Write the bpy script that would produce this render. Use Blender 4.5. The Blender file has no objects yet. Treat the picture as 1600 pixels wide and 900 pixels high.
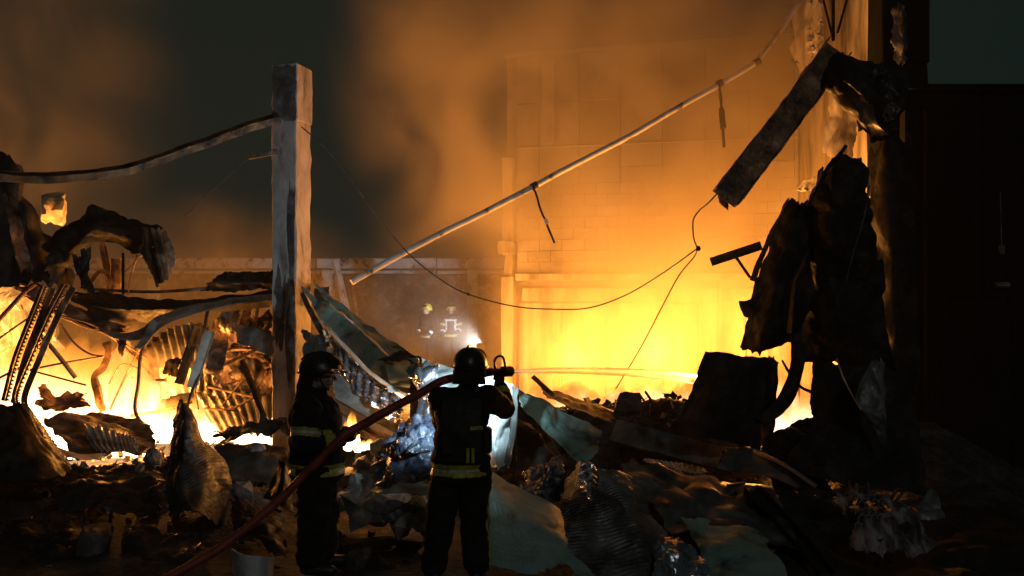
import bpy, bmesh, math, random
from mathutils import Vector, Matrix, noise, Quaternion

random.seed(7)
scene = bpy.context.scene
COL = scene.collection
R = math.radians

# ------------------------------------------------------------------ camera
CAM_Z = 2.3
cam_d = bpy.data.cameras.new("camera")
cam = bpy.data.objects.new("camera", cam_d)
COL.objects.link(cam)
cam_d.sensor_width = 36.0
cam_d.lens = 36.0
cam_d.clip_start = 0.1
cam_d.clip_end = 2000
cam.location = (0, 0, CAM_Z)
cam.rotation_euler = (R(90), 0, 0)
scene.camera = cam

# ------------------------------------------------------------------ night sky
w = bpy.data.worlds.new("World")
scene.world = w
w.use_nodes = True
nt = w.node_tree
bg = nt.nodes["Background"]
sky = nt.nodes.new("ShaderNodeTexSky")
sky.sky_type = 'NISHITA'
sky.sun_disc = False
sky.sun_elevation = R(-6)
sky.sun_rotation = R(180)
tint = nt.nodes.new("ShaderNodeMix")
tint.data_type = 'RGBA'
tint.blend_type = 'MIX'
tint.inputs[0].default_value = 0.9
tint.inputs[7].default_value = (0.068, 0.132, 0.11, 1)
nt.links.new(sky.outputs[0], tint.inputs[6])
nt.links.new(tint.outputs[2], bg.inputs[0])
bg.inputs[1].default_value = 0.10

scene.view_settings.view_transform = 'Standard'
scene.view_settings.look = 'None'
scene.view_settings.exposure = 0.0
scene.view_settings.gamma = 1.0
scene.render.engine = 'CYCLES'
scene.cycles.volume_bounces = 1
scene.cycles.max_bounces = 8
scene.cycles.diffuse_bounces = 3
scene.cycles.glossy_bounces = 3
scene.cycles.transparent_max_bounces = 48
scene.cycles.sample_clamp_indirect = 4.0
scene.cycles.use_denoising = True
scene.cycles.volume_step_rate = 1.0
scene.cycles.volume_max_steps = 96

# faint cool fill from behind the camera: assumed sun lamp added for the foreground
sun_d = bpy.data.lights.new("assumed_front_fill", 'SUN')
sun_d.energy = 0.11
sun_d.angle = R(4)
sun_d.color = (0.96, 0.98, 0.97)
sun_o = bpy.data.objects.new("assumed_front_fill", sun_d)
COL.objects.link(sun_o)
sun_o.rotation_euler = Vector((-0.35, 1.0, -0.55)).to_track_quat('-Z', 'Y').to_euler()

FIRE = (1.0, 0.37, 0.055)


def P(px, py, Y):
    """place on the camera's axes: a direction seen in the photo at a real distance Y in metres"""
    return Vector(((px - 800) / 1600 * Y, Y, CAM_Z + (450 - py) / 1600 * Y))


def point_light(name, loc, watts, col=FIRE, radius=0.35):
    d = bpy.data.lights.new(name, 'POINT')
    d.energy = watts
    d.color = col
    d.shadow_soft_size = radius
    o = bpy.data.objects.new(name, d)
    COL.objects.link(o)
    o.location = loc
    return o


# the light of the fires (in or near the flames; two added: before the left fire, for the side wall)
for q in [((-7.4, 16.0, 0.6), 1700), ((-6.0, 15.5, 0.5), 1300), ((-4.7, 15.6, 0.5), 550), ((-9.4, 17.6, 1.0), 1000), ((-5.1, 13.75, 0.55), 650)]:  # last lamp added in front of the flames to light the corrugated sheets
    point_light("fire_light", q[0], q[1], FIRE, 0.4)
for q in [((1.2, 18.8, 1.0), 700), ((2.6, 18.4, 1.1), 780), ((4.3, 17.9, 1.1), 720), ((3.1, 16.0, 1.2), 1200)]:  # last lamp added behind the ridge to brighten the side wall
    point_light("fire_light", q[0], q[1], FIRE, 0.4)
point_light("fire_light", P(556, 676, 9.8), 22, FIRE, 0.08)
point_light("fire_light", (-1.9, 21.0, 0.5), 800, FIRE, 0.3)  # assumed low fire, out of view behind the folded panel


# ------------------------------------------------------------------ materials
def M(name, cols, scale=3.0, rough=(0.5, 0.8), metal=0.0, bump=0.2, bscale=None, spec=0.5, stretch=(1, 1, 1), pos=(0.35, 0.5, 0.65), alpha=None, bdist=0.02, detail=6):
    m = bpy.data.materials.new(name)
    m.use_nodes = True
    n = m.node_tree.nodes
    l = m.node_tree.links
    b = n["Principled BSDF"]
    g = n.new("ShaderNodeNewGeometry")
    mp = n.new("ShaderNodeMapping")
    mp.inputs[3].default_value = stretch
    l.new(g.outputs["Position"], mp.inputs[0])
    t = n.new("ShaderNodeTexNoise")
    t.inputs["Scale"].default_value = scale
    t.inputs["Detail"].default_value = detail
    t.inputs["Roughness"].default_value = 0.62
    t.inputs["Distortion"].default_value = 0.4
    l.new(mp.outputs[0], t.inputs[0])
    cr = n.new("ShaderNodeValToRGB")
    e = cr.color_ramp.elements
    while len(e) < len(cols):
        e.new(0.5)
    for i, c in enumerate(cols):
        e[i].position = pos[i] if len(cols) == 3 else (0.4, 0.6)[i]
        e[i].color = (*c, 1)
    l.new(t.outputs[0], cr.inputs[0])
    l.new(cr.outputs[0], b.inputs["Base Color"])
    mr = n.new("ShaderNodeMapRange")
    mr.inputs[1].default_value = 0.35
    mr.inputs[2].default_value = 0.65
    mr.inputs[3].default_value = rough[0]
    mr.inputs[4].default_value = rough[1]
    t2 = n.new("ShaderNodeTexNoise")
    t2.inputs["Scale"].default_value = bscale or scale * 6
    t2.inputs["Detail"].default_value = 5
    l.new(mp.outputs[0], t2.inputs[0])
    l.new(t2.outputs[0], mr.inputs[0])
    l.new(mr.outputs[0], b.inputs["Roughness"])
    b.inputs["Metallic"].default_value = metal
    b.inputs["Specular IOR Level"].default_value = spec
    if bump:
        bp = n.new("ShaderNodeBump")
        bp.inputs["Strength"].default_value = bump
        bp.inputs["Distance"].default_value = bdist
        l.new(t2.outputs[0], bp.inputs["Height"])
        l.new(bp.outputs[0], b.inputs["Normal"])
    return m


CHAR = M("charred_metal", [(0.008, 0.007, 0.0065), (0.02, 0.016, 0.013), (0.055, 0.033, 0.022)], 4, (0.55, 0.85), 0.1, 0.4, 18, spec=0.3)
RUST = M("scorched_steel", [(0.03, 0.018, 0.012), (0.13, 0.065, 0.035), (0.32, 0.23, 0.17)], 3.5, (0.45, 0.8), 0.3, 0.4, 22, pos=(0.38, 0.52, 0.66))
RUSTO = M("orange_rusted_steel", [(0.025, 0.014, 0.009), (0.20, 0.085, 0.035), (0.40, 0.22, 0.11)], 3.0, (0.4, 0.7), 0.3, 0.4, 22, pos=(0.36, 0.5, 0.66))
GALV = M("galvanised_sheet", [(0.10, 0.085, 0.07), (0.34, 0.31, 0.27), (0.52, 0.49, 0.44)], 2.2, (0.3, 0.55), 0.45, 0.25, 12)
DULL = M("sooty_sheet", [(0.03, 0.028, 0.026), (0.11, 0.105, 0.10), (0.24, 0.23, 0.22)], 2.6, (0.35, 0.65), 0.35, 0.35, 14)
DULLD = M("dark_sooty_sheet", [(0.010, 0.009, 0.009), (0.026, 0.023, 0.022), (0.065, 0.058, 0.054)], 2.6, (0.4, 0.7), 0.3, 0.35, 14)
TEAL = M("grey_green_cladding", [(0.06, 0.065, 0.055), (0.22, 0.31, 0.27), (0.33, 0.43, 0.38)], 3.2, (0.35, 0.6), 0.15, 0.3, 16, pos=(0.33, 0.45, 0.65))
WHITE = M("white_coated_sheet", [(0.16, 0.16, 0.15), (0.58, 0.60, 0.60), (0.76, 0.78, 0.78)], 3.5, (0.3, 0.55), 0.1, 0.35, 12, pos=(0.32, 0.42, 0.6))
FOIL = M("crumpled_foil", [(0.28, 0.28, 0.34), (0.5, 0.5, 0.58), (0.62, 0.62, 0.68)], 4, (0.14, 0.34), 0.9, 0.5, 10, bdist=0.03)
BLUEP = M("blue_plastic", [(0.018, 0.02, 0.036), (0.05, 0.06, 0.10), (0.17, 0.18, 0.23)], 5, (0.18, 0.4), 0.0, 0.6, 14, bdist=0.03)
PAINT = M("scorched_white_paint", [(0.07, 0.05, 0.04), (0.42, 0.38, 0.33), (0.58, 0.53, 0.47)], 3.0, (0.5, 0.8), 0.0, 0.3, 20, pos=(0.36, 0.43, 0.6))
CONC = M("column_concrete", [(0.06, 0.05, 0.046), (0.27, 0.235, 0.225), (0.42, 0.37, 0.35)], 2.6, (0.6, 0.9), 0.0, 0.5, 26, pos=(0.33, 0.46, 0.62), stretch=(1, 1, 0.5))
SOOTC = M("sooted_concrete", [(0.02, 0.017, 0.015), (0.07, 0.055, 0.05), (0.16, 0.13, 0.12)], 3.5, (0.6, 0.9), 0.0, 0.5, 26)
BLOCK = M("block_masonry", [(0.16, 0.13, 0.10), (0.34, 0.30, 0.25), (0.44, 0.40, 0.34)], 0.9, (0.75, 0.95), 0.0, 0.4, 30, pos=(0.33, 0.5, 0.66), stretch=(1, 1, 0.6))
PLAST = M("streaked_plaster", [(0.09, 0.07, 0.05), (0.36, 0.30, 0.24), (0.56, 0.49, 0.41)], 2.0, (0.6, 0.9), 0.0, 0.4, 20, stretch=(1, 1, 0.22), pos=(0.36, 0.5, 0.62))
MORTAR = M("mortar", [(0.22, 0.195, 0.165), (0.32, 0.285, 0.24)], 5, (0.9, 1.0), 0, 0.3)
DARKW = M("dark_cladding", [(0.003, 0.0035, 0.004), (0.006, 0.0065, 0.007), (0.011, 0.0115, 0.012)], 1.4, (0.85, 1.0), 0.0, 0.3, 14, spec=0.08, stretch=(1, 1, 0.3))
GROUND = M("ashy_ground", [(0.008, 0.0075, 0.007), (0.018, 0.016, 0.015), (0.04, 0.037, 0.034)], 1.5, (0.7, 0.95), 0, 0.7, 14, bdist=0.04)
RUBM = M("rubble_dirt", [(0.009, 0.008, 0.007), (0.026, 0.022, 0.019), (0.075, 0.063, 0.054)], 5, (0.6, 0.95), 0, 0.8, 22, bdist=0.04)
STONE = M("pale_rubble", [(0.10, 0.09, 0.08), (0.26, 0.24, 0.22), (0.38, 0.36, 0.34)], 5, (0.7, 0.95), 0, 0.6, 24)
FOAM = M("insulation_foam", [(0.2, 0.16, 0.10), (0.5, 0.42, 0.28), (0.62, 0.55, 0.4)], 4, (0.8, 1.0), 0, 0.6, 20)
WOOD = M("scorched_board", [(0.02, 0.013, 0.009), (0.14, 0.09, 0.055), (0.28, 0.19, 0.11)], 5, (0.6, 0.9), 0, 0.4, 20, stretch=(1, 0.4, 1))
CLOTH = M("burnt_curtain", [(0.015, 0.013, 0.013), (0.14, 0.085, 0.085), (0.40, 0.33, 0.34)], 4, (0.5, 0.8), 0, 0.5, 16, stretch=(2.2, 1, 0.5), pos=(0.40, 0.5, 0.64))
WIRE = M("wire", [(0.05, 0.045, 0.04), (0.12, 0.11, 0.10)], 9, (0.4, 0.6), 0.5, 0)
MESHW = M("wire_netting", [(0.35, 0.35, 0.34), (0.5, 0.5, 0.5)], 9, (0.35, 0.5), 0.6, 0)
GEAR = M("turnout_fabric", [(0.008, 0.008, 0.009), (0.014, 0.0135, 0.014), (0.02, 0.019, 0.019)], 9, (0.85, 1.0), 0, 0.4, 60, spec=0.2, bdist=0.004)
VEST = M("dark_vest", [(0.008, 0.008, 0.009), (0.016, 0.016, 0.018)], 9, (0.6, 0.8), 0, 0.5, 50, bdist=0.006)
ORSL = M("rust_red_sleeve", [(0.05, 0.012, 0.008), (0.11, 0.025, 0.014)], 9, (0.75, 0.95), 0, 0.5, 50, bdist=0.006)
BANDY = M("yellow_band", [(0.30, 0.27, 0.03), (0.55, 0.50, 0.06)], 14, (0.4, 0.6), 0, 0.2, 60, bdist=0.004)
BANDS = M("silver_band", [(0.5, 0.5, 0.46), (0.85, 0.85, 0.82)], 14, (0.3, 0.5), 0.0, 0.1, 60, bdist=0.004)
HELM = M("black_helmet", [(0.008, 0.008, 0.009), (0.016, 0.015, 0.015)], 12, (0.28, 0.45), 0, 0.05)
HELY = M("yellow_helmet", [(0.45, 0.42, 0.06), (0.62, 0.58, 0.10)], 12, (0.25, 0.4), 0, 0.05)
VISOR = M("visor", [(0.01, 0.01, 0.01), (0.02, 0.018, 0.016)], 12, (0.08, 0.15), 0, 0)
SKIN = M("skin", [(0.30, 0.17, 0.12), (0.42, 0.25, 0.18)], 14, (0.45, 0.6), 0, 0.1, 60, bdist=0.003)
GLOVE = M("glove_leather", [(0.02, 0.016, 0.013), (0.05, 0.04, 0.03)], 14, (0.6, 0.8), 0, 0.3, 60, bdist=0.004)
BOOT = M("boot_rubber", [(0.01, 0.01, 0.01), (0.02, 0.02, 0.02)], 12, (0.4, 0.6), 0, 0.1)
EYE = M("eye", [(0.55, 0.52, 0.5), (0.6, 0.58, 0.55)], 5, (0.1, 0.2), 0, 0)
HOSE = M("red_hose", [(0.16, 0.02, 0.013), (0.30, 0.042, 0.026), (0.36, 0.075, 0.045)], 6, (0.45, 0.65), 0, 0.4, 60, bdist=0.005)
STEELN = M("nozzle_metal", [(0.02, 0.02, 0.02), (0.06, 0.055, 0.05)], 9, (0.3, 0.5), 0.5, 0.1)
RAG = M("pale_cloth", [(0.3, 0.28, 0.26), (0.5, 0.47, 0.44)], 6, (0.7, 0.9), 0, 0.4)


def flame_mat(name, strength, lo=0.22, hi=0.46):
    m = bpy.data.materials.new(name)
    m.use_nodes = True
    n = m.node_tree.nodes
    l = m.node_tree.links
    for x in list(n):
        if x.type != 'OUTPUT_MATERIAL':
            n.remove(x)
    out = [x for x in n if x.type == 'OUTPUT_MATERIAL'][0]
    at = n.new("ShaderNodeAttribute")
    at.attribute_name = "burn"
    cr = n.new("ShaderNodeValToRGB")
    cr.color_ramp.elements[0].color = (1, 0.30, 0.035, 1)
    cr.color_ramp.elements[1].color = (1, 0.70, 0.42, 1)
    cr.color_ramp.elements[0].position = 0.25
    cr.color_ramp.elements[1].position = 0.85
    l.new(at.outputs["Fac"], cr.inputs[0])
    em = n.new("ShaderNodeEmission")
    em.inputs[1].default_value = strength
    l.new(cr.outputs[0], em.inputs[0])
    es = n.new("ShaderNodeMath")
    es.operation = 'MULTIPLY'
    es.inputs[1].default_value = strength
    l.new(at.outputs["Fac"], es.inputs[0])
    l.new(es.outputs[0], em.inputs[1])
    tr = n.new("ShaderNodeBsdfTransparent")
    lw = n.new("ShaderNodeLayerWeight")
    lw.inputs[0].default_value = 0.5
    inv = n.new("ShaderNodeMath")
    inv.operation = 'SUBTRACT'
    inv.inputs[0].default_value = 1.0
    l.new(lw.outputs["Facing"], inv.inputs[1])
    pw = n.new("ShaderNodeMath")
    pw.operation = 'POWER'
    pw.inputs[1].default_value = 1.4
    l.new(inv.outputs[0], pw.inputs[0])
    g = n.new("ShaderNodeNewGeometry")
    mp = n.new("ShaderNodeMapping")
    mp.inputs[3].default_value = (1, 1, 0.5)
    l.new(g.outputs["Position"], mp.inputs[0])
    tx = n.new("ShaderNodeTexNoise")
    tx.inputs["Scale"].default_value = 3.5
    tx.inputs["Detail"].default_value = 4
    l.new(mp.outputs[0], tx.inputs[0])
    mr = n.new("ShaderNodeMapRange")
    mr.inputs[1].default_value = lo
    mr.inputs[2].default_value = hi
    l.new(tx.outputs[0], mr.inputs[0])
    mu = n.new("ShaderNodeMath")
    mu.operation = 'MULTIPLY'
    l.new(pw.outputs[0], mu.inputs[0])
    l.new(mr.outputs[0], mu.inputs[1])
    mh = n.new("ShaderNodeMath")
    mh.operation = 'MULTIPLY'
    l.new(mu.outputs[0], mh.inputs[0])
    hr = n.new("ShaderNodeMapRange")
    hr.inputs[1].default_value = 0.0
    hr.inputs[2].default_value = 0.4
    l.new(at.outputs["Fac"], hr.inputs[0])
    l.new(hr.outputs[0], mh.inputs[1])
    mx = n.new("ShaderNodeMixShader")
    l.new(mh.outputs[0], mx.inputs[0])
    l.new(tr.outputs[0], mx.inputs[1])
    l.new(em.outputs[0], mx.inputs[2])
    l.new(mx.outputs[0], out.inputs[0])
    return m


FLAME = flame_mat("flame", 9.0, 0.30, 0.56)
FLAME_S = flame_mat("flame_small", 13.0, 0.10, 0.32)
FLAME_R = flame_mat("flame_low", 4.5, 0.34, 0.58)


# ------------------------------------------------------------------ object helpers
def tag(o, label=None, cat=None, group=None, kind=None):
    if label:
        o["label"] = label
    if cat:
        o["category"] = cat
    if group:
        o["group"] = group
    if kind:
        o["kind"] = kind
    return o


def empty(name, loc, label, cat, group=None, rz=0.0):
    o = bpy.data.objects.new(name, None)
    COL.objects.link(o)
    o.location = loc
    o.rotation_euler = (0, 0, rz)
    o.empty_display_size = 0.2
    return tag(o, label, cat, group)


def add(name, vf, mat, label=None, cat=None, group=None, kind=None, parent=None, smooth=0.6, local=False):
    """link one mesh object; vf = (verts, faces) in world axes (or in the parent's axes when local)"""
    if isinstance(vf, bpy.types.Mesh):
        me = vf
        o = bpy.data.objects.new(name, me)
        off = Vector((0, 0, 0))
    else:
        vs, fs = vf
        if parent is not None:
            p = parent
            off = Vector((0, 0, 0))
            while p is not None and not local:
                off += p.location
                p = p.parent
        elif kind == 'structure' or local:
            off = Vector((0, 0, 0))
        else:
            k = len(vs)
            off = Vector((sum(v[0] for v in vs) / k, sum(v[1] for v in vs) / k, min(v[2] for v in vs)))
        me = bpy.data.meshes.new(name)
        me.from_pydata([Vector(v) - off for v in vs], [], fs)
        me.validate()
        o = bpy.data.objects.new(name, me)
        if parent is None:
            o.location = off
    if mat is not None and not me.materials:
        for x in (mat if isinstance(mat, (list, tuple)) else [mat]):
            me.materials.append(x)
    if smooth:
        me.shade_smooth()
        me.set_sharp_from_angle(angle=smooth)
    COL.objects.link(o)
    if parent is not None:
        o.parent = parent
    return tag(o, label, cat, group, kind)


def cr1(p, t):
    n = len(p) - 1
    if n == 1:
        return p[0].lerp(p[1], t)
    x = min(max(t, 0.0), 1.0) * n
    i = min(int(x), n - 1)
    f = x - i
    b, c = p[i], p[i + 1]
    a = p[i - 1] if i > 0 else b * 2 - c
    d = p[i + 2] if i + 2 <= n else c * 2 - b
    return 0.5 * ((2 * b) + (c - a) * f + (2 * a - 5 * b + 4 * c - d) * f * f + (3 * b - a - 3 * c + d) * f ** 3)


def nz(x, y=0.0, z=0.0):
    return noise.noise(Vector((x, y, z)))


def sheet(rows, nu=30, nv=30, thick=0.008, corr=None, crumple=(0.02, 2.5), ragged=0.03, seed=0, holes=None, fold=0.0):
    """a torn, bent sheet with thickness: rows of control points, corrugation, creases, ragged edges"""
    if corr:
        if corr[2] == 'u':
            nu = max(nu, int(corr[1] * 6))
        else:
            nv = max(nv, int(corr[1] * 6))
    s = seed * 7.31
    pts = []
    for j in range(nv + 1):
        line = []
        for i in range(nu + 1):
            u, v = i / nu, j / nv
            if ragged:
                def rg(t, k):
                    return ragged * max(0.0, 0.5 + 1.1 * nz(t * 4.0 + s, k, s) + 0.6 * nz(t * 13 + s, k + 3, s) + 0.35 * nz(t * 31, k + 7, s))
                u2 = rg(v, 1) + u * (1 - rg(v, 1) - rg(v, 2))
                v2 = rg(u, 3) + v * (1 - rg(u, 3) - rg(u, 4))
            else:
                u2, v2 = u, v
            col = [cr1(r, u2) for r in rows]
            line.append((cr1(col, v2), u2, v2))
        pts.append(line)
    vs, nrm = [], []
    for j in range(nv + 1):
        for i in range(nu + 1):
            a = pts[j][min(i + 1, nu)][0] - pts[j][max(i - 1, 0)][0]
            b = pts[min(j + 1, nv)][i][0] - pts[max(j - 1, 0)][i][0]
            n = a.cross(b)
            n = n.normalized() if n.length > 1e-9 else Vector((0, -1, 0))
            p, u, v = pts[j][i]
            d = 0.0
            if corr:
                x = u if corr[2] == 'u' else v
                d += corr[0] * max(-1, min(1, 1.7 * math.sin(2 * math.pi * corr[1] * x)))
            if crumple:
                q = (p + Vector((s, s * 0.7, -s))) * crumple[1]
                d += crumple[0] * ((1 - 2.2 * abs(noise.noise(q))) + 0.5 * (1 - 2.2 * abs(noise.noise(q * 2.3))) + 0.14 * (1 - 2.2 * abs(noise.noise(q * 5.1))))
            if fold:
                d += fold * abs(((u * 2.0 + 0.3 * nz(v * 2 + s)) % 1.0) - 0.5)
            vs.append(p + n * d)
            nrm.append(n)
    N = len(vs)
    keep = []
    for j in range(nv):
        for i in range(nu):
            if holes:
                c = vs[j * (nu + 1) + i]
                if noise.noise(c * holes[1] + Vector((s, 0, 0))) > holes[0]:
                    continue
            a = j * (nu + 1) + i
            keep.append((a, a + 1, a + nu + 2, a + nu + 1))
    h = thick / 2
    V = [p + n * h for p, n in zip(vs, nrm)] + [p - n * h for p, n in zip(vs, nrm)]
    F = list(keep)
    F += [(a + N, d + N, c + N, b + N) for a, b, c, d in keep]
    ed = {}
    for f in keep:
        for k in range(4):
            e = (f[k], f[(k + 1) % 4])
            ed[e] = ed.get(e, 0) + 1
    for (a, b) in ed:
        if (b, a) not in ed:
            F.append((b, a, a + N, b + N))
    return V, F


def sweep(path, prof, up=(0, 0, 1), n=24, smooth=True, twist=0.0, taper=None, rough=0.0):
    up = Vector(up)
    if smooth and len(path) > 2:
        pts = [cr1(path, k / n) for k in range(n + 1)]
    elif len(path) == 2 and (rough or twist):
        pts = [path[0].lerp(path[1], k / n) for k in range(n + 1)]
    else:
        pts = list(path)
    V, F = [], []
    m = len(prof)
    for k, p in enumerate(pts):
        t = (pts[min(k + 1, len(pts) - 1)] - pts[max(k - 1, 0)]).normalized()
        side = t.cross(up)
        if side.length < 0.05:
            side = t.cross(Vector((0, 1, 0.01)))
        side.normalize()
        u2 = side.cross(t)
        f = k / max(1, len(pts) - 1)
        a = twist * f
        sc = taper(f) if taper else 1.0
        for (x, y) in prof:
            xx = x * math.cos(a) - y * math.sin(a)
            yy = x * math.sin(a) + y * math.cos(a)
            q = p + (side * xx + u2 * yy) * sc
            if rough:
                q = q + noise.noise_vector(q * 6) * rough
            V.append(q)
    for k in range(len(pts) - 1):
        for i in range(m):
            j = (i + 1) % m
            F.append((k * m + i, k * m + j, (k + 1) * m + j, (k + 1) * m + i))
    F.append(tuple(range(m - 1, -1, -1)))
    F.append(tuple(range((len(pts) - 1) * m, len(pts) * m)))
    return V, F


def circ(r, n=10):
    return [(r * math.cos(2 * math.pi * i / n), r * math.sin(2 * math.pi * i / n)) for i in range(n)]


def rect(a, b):
    return [(-a / 2, -b / 2), (a / 2, -b / 2), (a / 2, b / 2), (-a / 2, b / 2)]


def chan(w_, d, t):
    """C section: web along x, flanges along +y"""
    return [(-w_ / 2, 0), (w_ / 2, 0), (w_ / 2, d), (w_ / 2 - t, d), (w_ / 2 - t, t), (-w_ / 2 + t, t), (-w_ / 2 + t, d), (-w_ / 2, d)]


def angle(a, t):
    return [(0, 0), (a, 0), (a, t), (t, t), (t, a), (0, a)]


def ibeam(w_, h, t):
    a, b = w_ / 2, h / 2
    return [(-a, -b), (a, -b), (a, -b + t), (t / 2, -b + t), (t / 2, b - t), (a, b - t), (a, b), (-a, b), (-a, b - t), (-t / 2, b - t), (-t / 2, -b + t), (-a, -b + t)]


def join(*parts):
    V, F = [], []
    for v, f in parts:
        k = len(V)
        V += list(v)
        F += [tuple(i + k for i in x) for x in f]
    return V, F


def boxvf(c, s, rot=None, jit=0.0):
    V = []
    for x in (-1, 1):
        for y in (-1, 1):
            for z in (-1, 1):
                q = Vector((x * s[0] / 2, y * s[1] / 2, z * s[2] / 2))
                if jit:
                    q += Vector((random.uniform(-jit, jit), random.uniform(-jit, jit), random.uniform(-jit, jit)))
                if rot is not None:
                    q = rot @ q
                V.append(q + Vector(c))
    F = [(0, 1, 3, 2), (4, 6, 7, 5), (0, 4, 5, 1), (2, 3, 7, 6), (0, 2, 6, 4), (1, 5, 7, 3)]
    return V, F


def bm_vf(bm):
    bm.verts.index_update()
    r = [v.co.copy() for v in bm.verts], [tuple(v.index for v in f.verts) for f in bm.faces]
    bm.free()
    return r


def bevbox(c, s, rot=None, bev=0.01, chip=0.0, seed=0):
    bm = bmesh.new()
    bmesh.ops.create_cube(bm, size=1.0)
    bmesh.ops.scale(bm, vec=s, verts=bm.verts)
    bmesh.ops.bevel(bm, geom=bm.edges[:], offset=bev, segments=1, affect='EDGES')
    if chip:
        bmesh.ops.subdivide_edges(bm, edges=bm.edges[:], cuts=2, use_grid_fill=True)
        for v in bm.verts:
            v.co += noise.noise_vector(v.co * 5 + Vector((seed * 3.3, seed, 0))) * chip
    V, F = bm_vf(bm)
    V = [(rot @ v if rot is not None else v) + Vector(c) for v in V]
    return V, F


def rock(c, s, seed=0, sub=2, rough=0.35):
    bm = bmesh.new()
    bmesh.ops.create_icosphere(bm, subdivisions=sub, radius=1.0)
    rot = Quaternion((random.random() - .5, random.random() - .5, random.random() - .5, random.random() - .5)).normalized()
    for v in bm.verts:
        q = v.co.copy()
        m = max(abs(q.x), abs(q.y), abs(q.z))
        q = q.lerp(q / m * 0.8, 0.9)
        q *= 1 + rough * noise.noise(q * 1.5 + Vector((seed * 5.1, seed, 2)))
        q += noise.noise_vector(q * 4 + Vector((seed, 1, 0))) * 0.06
        v.co = (rot @ Vector((q.x * s[0], q.y * s[1], q.z * s[2]))) + Vector(c)
    return bm_vf(bm)


def G(rows):
    return [[P(*q) for q in r] for r in rows]


def vary(m, lo, hi):
    n, l = m.node_tree.nodes, m.node_tree.links
    b = n["Principled BSDF"]
    src = b.inputs["Base Color"].links[0].from_socket
    oi = n.new("ShaderNodeObjectInfo")
    mr = n.new("ShaderNodeMapRange")
    mr.inputs[3].default_value = lo
    mr.inputs[4].default_value = hi
    l.new(oi.outputs["Random"], mr.inputs[0])
    mx = n.new("ShaderNodeVectorMath")
    mx.operation = 'SCALE'
    l.new(src, mx.inputs[0])
    l.new(mr.outputs[0], mx.inputs["Scale"])
    l.new(mx.outputs[0], b.inputs["Base Color"])


vary(BLOCK, 0.82, 1.12)
SEED = [0]


def S(name, label, cat, mat, rows, group=None, smooth=0.5, parent=None, **kw):
    SEED[0] += 1
    kw.setdefault('seed', SEED[0])
    return add(name, sheet(G(rows), **kw), mat, label, cat, group, parent=parent, smooth=smooth)


def B(name, label, cat, mat, pts, prof, group=None, up=(0, 0, 1), parent=None, **kw):
    return add(name, sweep([P(*q) for q in pts], prof, up=up, **kw), mat, label, cat, group, parent=parent, smooth=0.7)


# ------------------------------------------------------------------ ground and rubble heaps
def axis_steps(lo, hi, near_lo, near_hi, step, far_n):
    a = [lo + (near_lo - lo) * (1 - (1 - i / far_n) ** 2) for i in range(far_n)]
    k = int((near_hi - near_lo) / step)
    a += [near_lo + i * (near_hi - near_lo) / k for i in range(k + 1)]
    a += [near_hi + (hi - near_hi) * ((i + 1) / far_n) ** 2 for i in range(far_n)]
    return a


xs = axis_steps(-70, 70, -14, 12, 0.22, 10)
ys = axis_steps(-20, 90, 4, 24, 0.22, 10)
V = [Vector((x, y, 0.05 * nz(x * 0.9, y * 0.9) + 0.02 * nz(x * 4, y * 4) - 0.03)) for y in ys for x in xs]
nx = len(xs)
F = [(j * nx + i, j * nx + i + 1, (j + 1) * nx + i + 1, (j + 1) * nx + i) for j in range(len(ys) - 1) for i in range(nx - 1)]
add("ground", (V, F), GROUND, "dark ash covered ground of the burnt yard", None, kind='structure', smooth=1.2)

HEAPS = [(0.9, 13.2, 1.5, 0.8, 0.80), (2.3, 13.0, 0.8, 0.9, 0.55), (-1.3, 11.3, 0.9, 0.9, 0.75), (4.6, 11.6, 1.1, 1.3, 0.8),
         (-5.6, 11.0, 0.9, 0.7, 0.75), (-3.6, 11.9, 1.3, 0.6, 0.4), (2.2, 9.6, 1.8, 0.8, 0.42), (0.9, 10.9, 1.4, 0.7, 0.35), (-2.6, 10.3, 0.9, 0.7, 0.3)]


def heap(x, y):
    z = -0.08
    for cx, cy, sx, sy, a in HEAPS:
        z += a * math.exp(-((x - cx) / sx) ** 2 - ((y - cy) / sy) ** 2)
    return z


def heap_rough(x, y):
    h = heap(x, y)
    k = max(0.0, min(1.0, (h + 0.05) * 3))
    return h + k * (0.08 * nz(x * 2.2, y * 2.2) + 0.04 * (1 - 2 * abs(nz(x * 5, y * 5, 3))) + 0.03 * nz(x * 13, y * 13, 5))


V, F = [], []
nxh, nyh = 170, 110
for j in range(nyh + 1):
    for i in range(nxh + 1):
        x = -8 + 16 * i / nxh
        y = 7.6 + 8.0 * j / nyh
        V.append(Vector((x, y, heap_rough(x, y))))
F = [(j * (nxh + 1) + i, j * (nxh + 1) + i + 1, (j + 1) * (nxh + 1) + i + 1, (j + 1) * (nxh + 1) + i) for j in range(nyh) for i in range(nxh)]
add("rubble", (V, F), RUBM, "heaps of dark burnt rubble across the yard", None, kind='stuff', smooth=0.5, local=True)

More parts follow.
